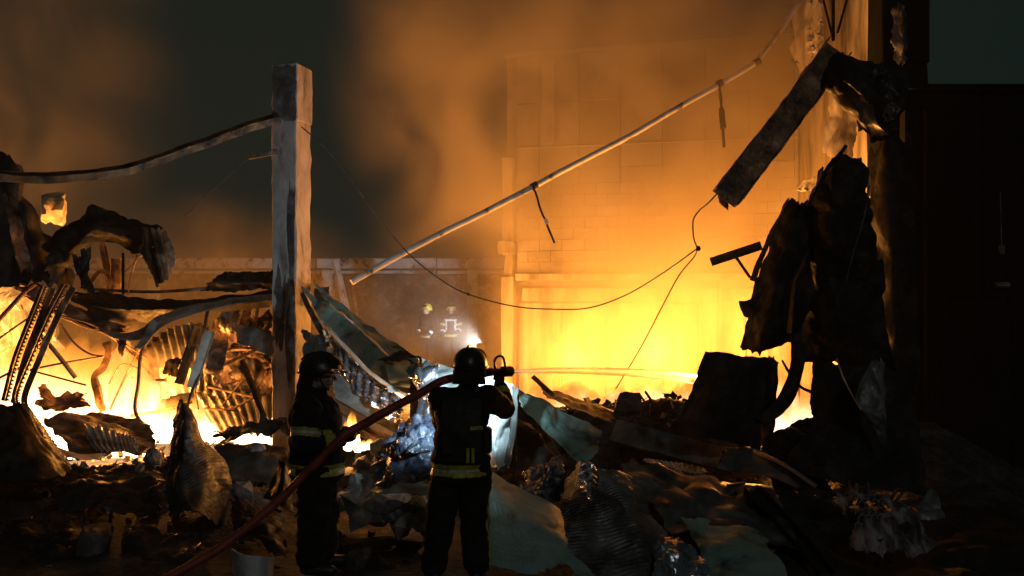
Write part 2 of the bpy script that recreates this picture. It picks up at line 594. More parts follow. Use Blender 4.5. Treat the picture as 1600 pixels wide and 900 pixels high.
# small shards lying on the heaps and the ground: uncountable
V, F = [], []
rr = random.Random(3)
for k in range(3600):
    x = rr.uniform(-7.5, 6.5)
    y = rr.uniform(8.6, 15.2)
    h = max(heap(x, y), -0.02)
    if x > 3.6 or y < 9.4 or rr.random() > 0.3 + h:
        continue
    z = max(heap_rough(x, y), 0.0)
    q = Quaternion((rr.random() - .5, rr.random() - .5, rr.random() - .5, rr.random() - .5)).normalized()
    a = rr.choice([0, 0, 0, 1, 2])
    sc = rr.uniform(0.5, 1.3)
    s = [(0.06, 0.045, 0.035), (0.26, 0.02, 0.01), (0.13, 0.09, 0.006)][a]
    v, f = boxvf((x, y, z + 0.02), [c * sc for c in s], q.to_matrix(), 0.012 * sc)
    k0 = len(V)
    V += v
    F += [tuple(i + k0 for i in t) for t in f]
add("debris", (V, F), RUBM, "small charred shards and splinters strewn over the rubble", None, kind='stuff', smooth=0, local=True)
V, F = [], []
for k in range(600):
    x = rr.uniform(-7.0, 6.0)
    y = rr.uniform(8.6, 14.8)
    h = max(heap(x, y), -0.02)
    if x > 3.2 or y < 10.0 or rr.random() > 0.2 + h:
        continue
    z = max(heap_rough(x, y), 0.0)
    q = Quaternion((rr.random() - .5, rr.random() - .5, rr.random() - .5, rr.random() - .5)).normalized()
    sc = rr.uniform(0.5, 1.4)
    s = rr.choice([(0.06, 0.045, 0.035), (0.2, 0.025, 0.008), (0.11, 0.08, 0.005)])
    v, f = boxvf((x, y, z + 0.03), [c * sc for c in s], q.to_matrix(), 0.012 * sc)
    k0 = len(V)
    V += v
    F += [tuple(i + k0 for i in t) for t in f]
add("debris", (V, F), STONE, "small pale chips of plaster and metal strewn over the rubble", None, kind='stuff', smooth=0, local=True)

# ------------------------------------------------------------------ block wall at the back right
A = Vector((-0.15, 22.2, 0))
Bc = Vector((5.70, 20.4, 0))
WL = (Bc - A).length
rzw = math.atan2(Bc.y - A.y, Bc.x - A.x)
wall = empty("block_wall", A, "tall scorched block wall glowing orange behind the right hand fire", "wall", rz=rzw)


def wl(name, x0, x1, z0, z1, y, d, mat, chip=0.0, bev=0.012, label=None, seed=0):
    c = ((x0 + x1) / 2, y, (z0 + z1) / 2)
    return add(name, bevbox(c, (x1 - x0, d, z1 - z0), None, bev, chip, seed), mat, parent=wall, local=True, smooth=0.5, label=label)


wl("wall_core", 0.02, WL, -0.1, 7.26, 0.17, 0.24, MORTAR)
rb = random.Random(5)
shared = []
for k in range(8):
    bm_v = bevbox((0, 0, 0), (1, 0.1, 1), None, 0.012, 0.0)
    me = bpy.data.meshes.new("block")
    me.from_pydata([Vector((v.x + rb.uniform(-.008, .008), v.y + 0.012 * nz(v.x * 3 + k, v.z * 3), v.z + rb.uniform(-.015, .015))) for v in bm_v[0]], [], bm_v[1])
    me.materials.append(BLOCK)
    shared.append(me)


def block(x0, x1, z0, z1, j=0.012):
    o = bpy.data.objects.new("block", rb.choice(shared))
    COL.objects.link(o)
    o.parent = wall
    g = 0.003
    o.location = ((x0 + x1) / 2, rb.uniform(-j, j), (z0 + z1) / 2)
    o.scale = (x1 - x0 - 2 * g, 1, z1 - z0 - 2 * g)
    o.rotation_euler = (rb.uniform(-.01, .01), 0, rb.uniform(-.006, .006))


z = 2.62
row = 0
while z < 4.28:
    x = 0.28
    w0 = 0.5
    first = w0 * (0.5 if row % 2 else 1.0)
    while x < WL - 0.05:
        x1 = min(x + first, WL)
        if x1 - x > 0.08:
            block(x, x1, z, z + 0.236)
        x = x1
        first = w0
    z += 0.236
    row += 1
zs = [z, z + 0.32, z + 0.80, z + 1.75, 7.26]
for k in range(4):
    x = 0.28
    i = 0
    while x < WL - 0.05:
        x1 = min(x + (0.88 if i else 0.5), WL)
        block(x, x1, zs[k], zs[k + 1], 0.02)
        x = x1
        i += 1
wl("coping", -0.02, WL, 7.27, 7.38, 0.16, 0.42, BLOCK, 0.01)
wl("ledge", 0.30, WL, 2.47, 2.60, -0.06, 0.30, PLAST, 0.025, seed=4)
wl("lintel", 0.40, WL - 0.1, 2.02, 2.30, 0.0, 0.14, PLAST, 0.02, seed=5)
wl("string_course", 0.28, WL, zs[2] - 0.02, zs[2] + 0.02, -0.065, 0.05, BLOCK)
wl("pilaster", 0.86, 1.14, zs[2] + 0.05, 7.2, -0.09, 0.10, BLOCK)
for i in range(6):
    wl("lower_slab", 0.32 + i * 0.96, 0.32 + (i + 1) * 0.96 - 0.02, 0.0, 1.98, 0.02 + rb.uniform(-.02, .02), 0.12, PLAST, 0.015, seed=10 + i)
wl("pier", -0.02, 0.24, -0.1, 2.55, -0.02, 0.40, PLAST, 0.03, seed=7)
wl("pier", 0.0, 0.22, 3.3, 5.1, 0.0, 0.38, PLAST, 0.03, seed=8)
wl("pier", 0.03, 0.20, 2.56, 3.28, 0.02, 0.34, PLAST, 0.05, seed=9)
wl("pier_cap", -0.07, 0.27, 3.02, 3.30, -0.06, 0.46, PLAST, 0.05, seed=10)
for i, x in enumerate((5.15, 5.42)):
    wl("torn_strip", x, x + 0.13, 0.6, 2.3, -0.13 - 0.03 * i, 0.03, PLAST, 0.06, seed=14 + i)
wl("conduit", 4.55, 4.58, 1.7, 2.45, -0.1, 0.03, RUST)

# ------------------------------------------------------------------ side wall on the right
side = empty("side_wall", (5.72, 18.0, 0), "streaked plaster side wall lit orange at upper right, meeting the block wall", "wall")
for i in range(5):
    y0 = 15.4 + i * 1.0
    add("wall_panel", bevbox((5.86 + 0.012 * ((i * 7) % 3), y0 + 0.5, 4.7), (0.28, 0.985, 9.6), None, 0.012, 0.0), PLAST, parent=side)
S("torn_cladding", "torn streaked cladding sheet hanging from top of the side wall", "cladding sheet", PLAST,
  [[(1238, -30, 18.2), (1262, -30, 17.6), (1288, -30, 17.0)], [(1232, 50, 18.2), (1258, 50, 17.5), (1285, 40, 17.0)], [(1240, 120, 18.3), (1262, 110, 17.6), (1278, 90, 17.1)]],
  ragged=0.10, crumple=(0.035, 2.0), nu=40, nv=60)
S("torn_cladding", "small torn grey flap hanging low on the side wall beside the dark wreck", "cladding sheet", PLAST,
  [[(1243, 285, 16.8), (1262, 278, 16.4), (1283, 272, 16.0)], [(1246, 300, 16.7), (1262, 298, 16.3), (1280, 290, 16.0)]], ragged=0.15, nu=20, nv=14)
S("torn_cladding", "long peeled strip of cladding standing off the side wall under the dark knot", "cladding sheet", PLAST,
  [[(1296, 140, 16.9), (1318, 140, 16.6), (1340, 140, 16.3)], [(1290, 190, 16.9), (1312, 195, 16.6), (1338, 205, 16.3)], [(1282, 240, 16.9), (1298, 255, 16.6), (1326, 270, 16.3)]], ragged=0.08, crumple=(0.03, 2), nu=30, nv=44)
for k, (a, b, r) in enumerate([((1284, -10, 14.5), (1301, 58, 12.2), 0.016), ((1302, -12, 13.6), (1302, 62, 12.0), 0.02), ((1326, -10, 14.3), (1309, 50, 12.6), 0.016)]):
    B("steel_rod", ["thin dark rod leaning right above the bent channel, left of three", "straight dark rod standing above the bent channel, middle of three", "thin dark rod leaning left above the bent channel, right of three"][k],
      "rod", CHAR, [a, b], circ(r, 8), group="rods above the bent channel")

# ------------------------------------------------------------------ low wall far behind
low = empty("boundary_wall", (-5.5, 34.2, 0), "low brown boundary wall far behind the two distant firefighters", "wall")
rl = random.Random(8)
for i in range(10):
    x0 = -14.5 + i * 1.6
    add("infill_panel", bevbox((x0 + 0.8, 34.2 + rl.uniform(-.03, .03), 1.35), (1.585, 0.12, 2.8), None, 0.02), RUST, parent=low)
for i in range(4):
    x0 = -14.5 + i * 4.0
    add("coping_beam", bevbox((x0 + 2.0, 34.0, 3.12), (3.98, 0.35, 0.34), None, 0.03, 0.02, i), PAINT, parent=low)
    add("coping_lip", bevbox((x0 + 2.0, 33.9, 2.82), (3.96, 0.2, 0.1), None, 0.02, 0.02, i + 5), PAINT, parent=low)
for x in (-11.8, -6.1, -1.3):
    add("post", bevbox((x, 33.75, 1.45), (0.34, 0.3, 2.9), None, 0.02, 0.01, 3), PAINT, parent=low)
B("leaning_brace", "pale brace leaning against the boundary wall, right of the white column", "brace", PAINT, [(523, 408, 32.5), (556, 545, 32.0)], rect(0.24, 0.12), twist=0.3, n=6)
B("leaning_brace", "thin brown pole leaning beside the pale brace at the boundary wall", "brace", RUST, [(548, 440, 31.5), (566, 560, 31.2)], rect(0.1, 0.1))

# ------------------------------------------------------------------ white column
colm = empty("concrete_column", P(457, 700, 13.2), "peeling white concrete column standing alone left of centre", "column")
cz = 0.0
ang = Matrix.Rotation(R(-14), 3, 'Z')
cx, cy = P(458, 450, 13.2).x, 13.2


def colbox(name, z0, z1, a, mat, dx=0, chip=0.01, seed=0, lean=0.0):
    rot = ang.copy()
    c = Vector((cx + dx, cy, (z0 + z1) / 2))
    bm = bmesh.new()
    bmesh.ops.create_cube(bm, size=1.0)
    bmesh.ops.scale(bm, vec=(a[0], a[1], z1 - z0), verts=bm.verts)
    bmesh.ops.bevel(bm, geom=bm.edges[:], offset=0.015, segments=1, affect='EDGES')
    vert = [e for e in bm.edges if abs((e.verts[0].co - e.verts[1].co).normalized().z) > 0.9 and e.calc_length() > 0.5]
    bmesh.ops.subdivide_edges(bm, edges=vert, cuts=26, use_grid_fill=True)
    bmesh.ops.subdivide_edges(bm, edges=[e for e in bm.edges if e.calc_length() > 0.2], cuts=4, use_grid_fill=True)
    for v in bm.verts:
        q = v.co * 3 + Vector((seed, 0, v.co.z))
        corner = abs(v.co.x) > a[0] * 0.44 and abs(v.co.y) > a[1] * 0.40
        v.co += noise.noise_vector(q) * chip + (noise.noise_vector(v.co * 7) * chip * (2.2 if corner else 0.4))
    Vv, Ff = bm_vf(bm)
    return add(name, ([rot @ v + c for v in Vv], Ff), mat, parent=colm, smooth=0.5)


colbox("shaft", 0.0, 4.50, (0.335, 0.45), CONC, dx=-0.02, seed=2)
colbox("head", 4.42, 5.15, (0.348, 0.462), CONC, dx=-0.008, chip=0.006, seed=5)
# soot and broken facing on the shaft and the head
fq = ang @ Vector((0, -1, 0))
sd = ang @ Vector((1, 0, 0))
cc = Vector((cx, cy, 0))
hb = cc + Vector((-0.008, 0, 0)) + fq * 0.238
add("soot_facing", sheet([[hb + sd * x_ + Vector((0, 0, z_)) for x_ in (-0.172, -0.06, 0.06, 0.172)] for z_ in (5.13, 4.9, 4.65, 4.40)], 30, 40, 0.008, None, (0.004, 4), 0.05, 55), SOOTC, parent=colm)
sb = cc + Vector((-0.02, 0, 0)) + fq * 0.236
add("soot_facing", sheet([[sb + sd * x_ + Vector((0, 0, z_)) for x_ in (0.075 + w_, 0.11, 0.165)] for z_, w_ in ((3.65, 0.02), (3.1, -0.03), (2.4, 0.015), (1.7, -0.05), (1.0, 0.0))], 16, 90, 0.010, None, (0.005, 5), 0.12, 56), SOOTC, parent=colm)
add("soot_facing", sheet([[sb + sd * x_ + Vector((0, 0, z_)) for x_ in (-0.12, -0.04, 0.03)] for z_ in (2.6, 2.1, 1.5)], 20, 50, 0.008, None, (0.005, 5), 0.30, 57), SOOTC, parent=colm)

CH_L = ["sooty chunk in front of the black sheet mound at lower left", "small sooty chunk behind the ribbed fin, left of two", "sooty chunk between the fire and the ribbed fin, nearest the flames", "sooty chunk right of the ribbed fin near the black folded corner",
        "sooty chunk on the pale warped sheet below the column", "smallest sooty chunk just left of the ribbed fin", "sooty chunk at the right foot of the ribbed fin", "sooty chunk on the flat dark sheet at far left", "sooty chunk lying left of the ribbed fin foot near the stone"]
CH_C = ["pale chunk beside the hose firefighter's belt", "pale chunk under the small bright fire", "pale chunk under the short insulation roll", "pale chunk at the left edge of the blue plastic", "pale chunk in the middle of the pile right of the hose firefighter",
        "pale chunk below the blue plastic, left of two", "pale chunk below the blue plastic, right of two", "pale chunk touching the hose firefighter's coat hem", "largest pale chunk low in the pile between the near firefighters", "pale chunk at the lower right of the pile near the nozzle firefighter's leg",
        "lowest pale chunk beside the hose firefighter's leg", "pale chunk against the nozzle firefighter's thigh"]
# ------------------------------------------------------------------ big steel on the left
B("sagging_beam", "long scorched beam sagging from the white column to the left edge", "beam", RUSTO,
  [(-60, 280, 11.6), (0, 281, 11.8), (60, 284, 12.0), (130, 280, 12.2), (200, 270, 12.4), (270, 247, 12.6), (340, 222, 12.75), (400, 200, 12.9), (438, 190, 13.0)],
  chan(0.15, 0.09, 0.012), up=(0, -0.5, 1), n=40, rough=0.012)
B("stub_bar", "short dark bar sticking out left from the white column", "bar", RUST, [(388, 246, 12.9), (434, 238, 13.0)], rect(0.05, 0.05))
add("thin_wire", sweep([P(288, 338, 12.6), P(330, 300, 12.7), P(385, 250, 12.85), P(412, 222, 12.95)], circ(0.006, 6)), WIRE, "thin pale wire sloping down left of the white column", "wire", smooth=1.2)

S("charred_sheet", "big charred sheet rising at the left edge behind the sagging beam", "sheet metal", CHAR,
  [[(-60, 240, 13.4), (8, 232, 13.2), (40, 258, 13.4)], [(-60, 330, 13.0), (30, 300, 13.1), (62, 330, 13.5)], [(-60, 400, 12.9), (40, 385, 12.9), (100, 380, 13.4)], [(-40, 470, 12.6), (60, 450, 12.7), (135, 455, 13.2)]],
  crumple=(0.09, 1.6), ragged=0.08, nu=44, nv=44)
S("charred_sheet", "brown folded strip leaning in front of the big charred sheet", "sheet metal", RUST,
  [[(2, 300, 12.4), (25, 300, 12.5)], [(18, 370, 12.3), (40, 372, 12.45)], [(30, 430, 12.2), (58, 425, 12.4)]], crumple=(0.03, 3), ragged=0.08, nu=14, nv=30)
S("charred_sheet", "charred arched sheet bridging right of the tall charred sheet", "sheet metal", CHAR,
  [[(60, 375, 13.0), (110, 345, 13.2), (148, 314, 13.3), (190, 331, 13.3), (228, 345, 13.2), (258, 358, 13.0)],
   [(65, 410, 12.7), (110, 385, 12.8), (150, 352, 12.9), (190, 362, 12.9), (225, 370, 12.9), (250, 375, 12.8)],
   [(75, 450, 12.8), (108, 430, 12.9), (140, 385, 13.0), (178, 385, 13.0), (205, 396, 12.9), (235, 392, 12.8)]],
  crumple=(0.05, 2.4), ragged=0.05, nu=50, nv=22)
S("charred_sheet", "brown ribbed curled end hanging off the charred arch", "sheet metal", RUST,
  [[(218, 350, 12.7), (240, 352, 12.6), (260, 358, 12.7)], [(216, 392, 12.6), (246, 388, 12.4), (273, 388, 12.7)], [(226, 420, 12.6), (254, 418, 12.4), (277, 406, 12.7)], [(243, 450, 12.6), (258, 445, 12.4), (268, 428, 12.7)]],
  corr=(0.02, 4, 'u'), crumple=(0.02, 3), ragged=0.07, nu=30, nv=36)
S("charred_sheet", "charred tongue of sheet hanging under the arch at its left foot", "sheet metal", CHAR,
  [[(105, 400, 12.6), (140, 380, 12.6)], [(118, 430, 12.6), (140, 425, 12.6)], [(125, 460, 12.6), (150, 462, 12.6)]], crumple=(0.05, 3), ragged=0.12)
add("insulation_lump", rock(P(84, 326, 15.5), (0.24, 0.2, 0.24), 3, 3, 0.4), FOAM, "bright pale lump of insulation glowing behind the sagging beam", "insulation lump", smooth=0.5)
B("rusty_post", "slanted rusty post behind the charred arch", "post", RUST, [(156, 378, 14.4), (172, 460, 14.4)], chan(0.12, 0.06, 0.01))
add("barrel_stub", sweep([P(183, 404, 14.2), P(182, 458, 14.2)], circ(0.085, 14)), RUST, "short rusty pipe stub upright under the charred arch", "pipe", smooth=0.6)
B("rusty_post", "thin dark upright pole beside the rusty pipe stub", "post", CHAR, [(193, 395, 14.0), (193, 460, 14.0)], rect(0.04, 0.04))
B("bent_strip", "curved strip springing up at the foot of the rusty post", "strip", RUST, [(143, 440, 14.1), (155, 425, 14.1), (168, 428, 14.1), (176, 446, 14.1)], rect(0.015, 0.06))
add("thin_wire", sweep([P(195, 425, 13.5), P(215, 405, 13.2), P(240, 385, 12.3)], circ(0.005, 6)), WIRE, "fine wire rising to the hanging curled end of the arch", "wire", smooth=1.2)

S("roof_panel", "long charred fallen roof panel lying level left of the column", "roof panel", CHAR,
  [[(95, 448, 13.9), (200, 458, 14.0), (300, 462, 14.0), (432, 448, 13.9)], [(110, 470, 13.4), (200, 480, 13.4), (300, 478, 13.5), (432, 466, 13.6)], [(150, 505, 13.6), (230, 506, 13.6), (320, 492, 13.7), (432, 482, 13.8)]],
  crumple=(0.04, 2.2), ragged=0.05, nu=60, nv=20)
S("charred_sheet", "ragged dark offcut on top of the fallen roof panel beside the column", "sheet metal", CHAR,
  [[(338, 424, 13.7), (380, 421, 13.8), (434, 418, 13.9)], [(325, 440, 13.5), (380, 440, 13.5), (434, 436, 13.6)], [(300, 458, 13.6), (370, 458, 13.6), (434, 452, 13.7)]], crumple=(0.03, 4), ragged=0.1, nu=40, nv=16)
S("curled_strip", "pale wavy strip curling under the fallen roof panel", "strip", GALV,
  [[(148, 512, 13.3), (185, 519, 13.2), (218, 514, 13.1), (245, 494, 13.1), (290, 478, 13.2), (360, 465, 13.3), (430, 458, 13.4)],
   [(165, 522, 13.1), (195, 530, 13.0), (228, 528, 12.9), (258, 508, 12.9), (300, 491, 13.0), (365, 474, 13.1), (430, 466, 13.2)]], crumple=(0.012, 3), ragged=0.06, nu=60, nv=8)
S("curled_strip", "short pale strip hanging down from the wavy strip", "strip", GALV,
  [[(238, 497, 13.0), (252, 500, 13.0)], [(222, 525, 12.9), (236, 528, 12.9)], [(208, 545, 12.9), (216, 550, 12.9)]], crumple=(0.01, 3), ragged=0.1, nu=8, nv=16)
S("corrugated_sheet", "large arched corrugated sheet glowing in the fire left of the column", "corrugated sheet", GALV,
  [[(195, 520, 15.0), (225, 528, 14.8), (258, 512, 14.7), (290, 503, 14.6), (332, 508, 14.6)], [(200, 565, 14.9), (235, 562, 14.6), (268, 556, 14.4), (300, 552, 14.3), (335, 560, 14.4)],
   [(205, 640, 15.1), (240, 628, 14.7), (275, 620, 14.4), (305, 615, 14.3), (340, 620, 14.4)]], corr=(0.028, 11, 'u'), crumple=(0.02, 1.5), ragged=0.05, nv=24)
S("corrugated_sheet", "flat corrugated sheet at the foot of the column lit yellow", "corrugated sheet", GALV,
  [[(295, 612, 15.6), (355, 596, 15.5), (432, 600, 15.6)], [(315, 640, 15.0), (370, 632, 14.8), (432, 640, 14.8)], [(340, 680, 14.2), (385, 676, 14.0), (432, 684, 14.0)]], corr=(0.022, 9, 'u'), crumple=(0.03, 1.5), ragged=0.05, nv=24)
for k, (rows, lab) in enumerate([
    ([[(-70, 420, 19.2), (20, 440, 19.0), (110, 480, 18.8)], [(-70, 540, 19.0), (20, 545, 18.8), (110, 560, 18.6)], [(-70, 660, 19.0), (20, 660, 18.9), (110, 660, 18.6)]], "blazing corrugated sheet at the far left edge behind the struts"),
    ([[(80, 560, 18.6), (140, 572, 18.4), (200, 590, 18.2)], [(90, 610, 18.4), (150, 615, 18.2), (205, 615, 18.0)], [(100, 670, 18.4), (160, 668, 18.2), (215, 660, 18.0)]], "blazing corrugated sheet behind the middle of the left fire"),
    ([[(325, 490, 17.6), (380, 488, 17.4), (440, 480, 17.4)], [(325, 560, 17.4), (380, 560, 17.2), (440, 560, 17.2)], [(325, 640, 17.4), (380, 640, 17.2), (440, 640, 17.2)]], "corrugated sheet standing behind the wreckage next to the column")]):
    S("corrugated_sheet", lab, "corrugated sheet", RUST if k == 2 else GALV, rows, corr=(0.03, 10, 'u'), crumple=(0.10, 1.3), ragged=0.10, nv=24)
S("charred_sheet", "torn dark sheet added behind the flaps to darken the gaps between the planks and the column", "sheet metal", CHAR,
  [[(338, 475, 14.9), (385, 470, 14.8), (436, 470, 14.7)], [(345, 520, 14.8), (388, 522, 14.6), (436, 520, 14.6)], [(352, 575, 14.8), (392, 560, 14.6), (436, 585, 14.6)]], crumple=(0.06, 2.4), ragged=0.16, nu=34, nv=34, holes=(0.22, 2.6))  # added dark backing that keeps the gaps dark against the bright sheet behind
S("charred_sheet", "long brown buckled sheet under the left half of the fallen roof panel", "sheet metal", RUST,
  [[(20, 430, 13.6), (80, 455, 13.6), (150, 488, 13.6), (215, 512, 13.6)], [(20, 455, 13.4), (75, 480, 13.4), (140, 508, 13.4), (205, 524, 13.4)]], crumple=(0.05, 2.6), ragged=0.14, nu=44, nv=14)
S("bent_plate", "small dark plate wedged between the bent bar and the dark plank", "plate", CHAR, [[(258, 560, 13.9), (285, 555, 13.8)], [(250, 585, 13.8), (276, 590, 13.7)]], crumple=(0.03, 4), ragged=0.12, nu=14, nv=12)
S("bent_plate", "crumpled brown plate lying in the flames left of the bent post", "plate", RUST, [[(60, 600, 13.8), (100, 612, 13.9), (135, 606, 13.9)], [(55, 630, 13.4), (100, 640, 13.5), (140, 632, 13.5)]], crumple=(0.06, 3), ragged=0.14, nu=24, nv=16)
S("bent_plate", "dark rag of sheet hanging from the wavy strip near the bent post", "plate", CHAR, [[(176, 520, 13.6), (200, 524, 13.6)], [(182, 540, 13.6), (196, 542, 13.6)], [(185, 556, 13.6), (191, 558, 13.6)]], crumple=(0.03, 5), ragged=0.15, nu=10, nv=16)


def strut(name, pts, wd, label, group):
    """perforated channel: two rails joined by rungs, with side lips"""
    path = [P(*q) for q in pts]
    n = 34
    c = [cr1(path, k / n) for k in range(n + 1)]
    parts = []
    t = (c[-1] - c[0]).normalized()
    s = t.cross(Vector((0, 1, 0))).normalized()
    b = s.cross(t)
    for sgn in (-1, 1):
        parts.append(sweep([q + s * sgn * wd * 0.36 for q in c], rect(0.012, wd * 0.28), up=b, smooth=False))
        parts.append(sweep([q + s * sgn * wd * 0.5 + b * 0.03 for q in c], rect(0.07, 0.01), up=b, smooth=False))
    for k in range(0, n, 1):
        q = c[k].lerp(c[k + 1], 0.2)
        q2 = c[k].lerp(c[k + 1], 0.75)
        parts.append(sweep([q, q2], rect(0.010, wd * 0.5), up=b, smooth=False))
    return add(name, join(*parts), RUST, label, "strut", group, smooth=0)


strut("perforated_strut", [(74, 448, 12.5), (55, 495, 12.4), (30, 560, 12.3), (12, 628, 12.2)], 0.12, "perforated steel strut leaning at far left, left of two", "perforated struts at far left")
strut("perforated_strut", [(106, 446, 12.4), (80, 495, 12.3), (52, 560, 12.2), (30, 615, 12.1), (32, 640, 12.1)], 0.12, "perforated steel strut leaning at far left, right of two", "perforated struts at far left")

RODS = [
    ("thin rod sloping across the fire behind the struts, upper", [(-20, 520, 13.5), (35, 460, 13.4), (60, 440, 13.4)], 0.03),
    ("thin rod rising left to right below the charred sheet at far left", [(-10, 535, 13.3), (40, 500, 13.3), (105, 460, 13.2)], 0.014),
    ("thin stay sloping down right behind the struts at knee height", [(45, 578, 13.6), (90, 590, 13.5), (135, 602, 13.4)], 0.012),
    ("thin stay rising from the struts to the bent post", [(45, 578, 13.6), (100, 567, 13.6), (162, 557, 13.6)], 0.014),
    ("curved rod drooping from the roof panel to the bent post", [(95, 505, 13.7), (115, 535, 13.7), (140, 553, 13.7), (162, 557, 13.6)], 0.014),
    ("dark rod crossing left of the struts near ground", [(-20, 600, 13.0), (20, 580, 13.0), (30, 575, 13.0)], 0.016),
    ("pale rod running from the wavy strip down to the corrugated sheet", [(60, 478, 14.2), (120, 505, 14.2), (180, 530, 14.3), (240, 590, 14.5)], 0.02),
    ("long rod lying level across the foot of the arched corrugated sheet", [(205, 590, 14.6), (300, 600, 14.4), (395, 620, 14.2)], 0.018),
    ("bent rod zigzagging low beside the column foot", [(320, 638, 13.9), (360, 639, 13.8), (395, 622, 13.7), (425, 612, 13.7)], 0.016),
    ("short rod standing up behind the zigzag rod", [(310, 640, 13.9), (305, 600, 13.9), (320, 560, 14.0)], 0.012),
    ("hooped rod curving over the yellow corrugated sheet", [(350, 640, 13.7), (372, 645, 13.7), (385, 665, 13.7)], 0.01),
    ("thin rod from the dark plank to the column", [(345, 602, 13.6), (370, 595, 13.6), (398, 565, 13.6)], 0.012),
    ("pale rod slanting under the roof panel at far left", [(15, 400, 13.0), (60, 445, 12.9), (90, 465, 12.9)], 0.018),
    ("long thin rod above the arched corrugated sheet", [(85, 490, 13.4), (150, 510, 13.4), (230, 560, 14.0)], 0.012),
]
RODS += [
    ("dark bar lying from the perforated struts down into the flames", [(60, 520, 13.2), (85, 548, 13.2), (118, 590, 13.3)], 0.03),
    ("short dark bar crossing behind the right perforated strut", [(60, 545, 13.6), (78, 520, 13.6), (85, 505, 13.6)], 0.035),
    ("thin bar leaning from the bent post foot to the roof panel", [(172, 640, 14.2), (200, 580, 14.2), (232, 520, 14.1)], 0.014),
    ("bent wire bar springing over the flames left of the bent bar", [(170, 600, 14.0), (190, 570, 14.0), (214, 575, 14.0)], 0.01),
    ("pale bar lying low in front of the arched corrugated sheet", [(205, 650, 14.0), (260, 640, 14.0), (300, 628, 14.0)], 0.022),
    ("dark bar sticking up right of the ribbed fin tip", [(292, 640, 12.4), (300, 610, 12.5), (312, 585, 12.6)], 0.016),
    ("thick bar slanting under the flaps toward the column", [(332, 556, 13.9), (375, 545, 13.7), (428, 552, 13.5)], 0.03),
    ("thin bar rising right under the dark plate beside the column", [(350, 630, 13.6), (385, 590, 13.5), (424, 575, 13.4)], 0.012),
    ("long thin rod hanging from the charred arch toward the roof panel", [(215, 398, 13.2), (205, 430, 13.3), (200, 460, 13.4)], 0.012),
    ("rod lying along the top of the fallen roof panel", [(140, 452, 13.6), (240, 456, 13.6), (330, 450, 13.6)], 0.02),
]
for lab, pts, r in RODS:
    B("steel_rod", lab, "rod", RUST, pts, circ(r, 8), group="rods tangled in the left fire", n=16)
B("bent_post", "crooked dark post standing in the middle of the left fire", "post", RUST,
  [(164, 535, 13.9), (168, 550, 13.9), (160, 575, 13.9), (147, 590, 13.9), (153, 620, 13.9), (160, 645, 13.9)], chan(0.09, 0.05, 0.012), n=24, up=(0, 1, 0.2), rough=0.03)
B("bent_bar", "thin bent bar standing before the arched corrugated sheet", "bar", RUST,
  [(250, 506, 13.4), (222, 548, 13.3), (216, 600, 13.2), (211, 640, 13.1), (225, 668, 13.0), (240, 702, 12.9)], rect(0.03, 0.05), n=26, up=(0, 1, 0))
B("dark_plank", "dark flat plank leaning right in front of the arched corrugated sheet", "plank", CHAR, [(309, 509, 13.3), (280, 600, 13.2)], rect(0.02, 0.20), up=(0.3, 1, 0))
B("dark_plank", "pale box channel leaning beside the dark plank", "channel", GALV, [(328, 517, 13.4), (299, 606, 13.3)], chan(0.13, 0.05, 0.008), up=(0.3, -1, 0))
S("bent_plate", "brown bent plate right of the pale box channel", "plate", RUST, [[(325, 520, 13.5), (360, 535, 13.5)], [(325, 560, 13.3), (350, 570, 13.3)], [(316, 585, 13.4), (346, 592, 13.4)]], crumple=(0.03, 4), ragged=0.06, nu=16, nv=16)
S("bent_plate", "dark plate sticking out left of the column at mid height", "plate", DULL, [[(360, 505, 13.2), (395, 510, 13.0), (428, 524, 12.8)], [(370, 535, 13.0), (395, 545, 12.9), (428, 560, 12.7)]], crumple=(0.02, 3), ragged=0.05, nu=24, nv=14)
S("bent_plate", "orange lit flap folded under the fallen roof panel next to the column", "plate", GALV, [[(335, 480, 14.2), (365, 470, 14.2), (395, 470, 14.3)], [(338, 505, 14.0), (362, 505, 14.0), (390, 505, 14.1)], [(345, 520, 14.1), (362, 525, 14.0), (385, 520, 14.1)]], corr=(0.012, 4, 'u'), ragged=0.1, nu=24, nv=18)
S("bent_plate", "rusty plate hanging close to the column below the dark plate", "plate", RUST, [[(350, 560, 13.6), (385, 555, 13.4), (428, 565, 13.2)], [(355, 590, 13.5), (385, 600, 13.3), (400, 610, 13.2)]], crumple=(0.03, 4), ragged=0.1, nu=20, nv=12)
B("dark_bar", "dark bar slanting down right beside the column foot", "bar", CHAR, [(378, 562, 13.1), (413, 652, 13.0)], rect(0.05, 0.06), n=8, rough=0.02)
B("dark_bar", "dark upright bar among the flaps under the roof panel", "bar", CHAR, [(326, 478, 13.6), (320, 512, 13.6)], rect(0.05, 0.04))
for k, (a, b, wd) in enumerate([((330, 548, 14.0), (428, 580, 13.2), 0.05), ((388, 480, 13.9), (380, 510, 13.9), 0.12), ((405, 470, 13.9), (396, 520, 13.9), 0.05), ((345, 572, 13.4), (425, 535, 13.0), 0.04), ((395, 590, 13.4), (430, 620, 13.2), 0.08)]):
    B("steel_offcut", ["brown offcut sloping toward the column below the dark plate", "wide brown offcut hanging below the roof panel by the column", "narrow upright offcut close to the column under the roof panel", "thin offcut rising right to the column side", "short offcut pointing down at the column foot"][k], "offcut", RUST, [a, b], rect(0.015, wd), group="steel offcuts by the column", twist=0.4, n=6)

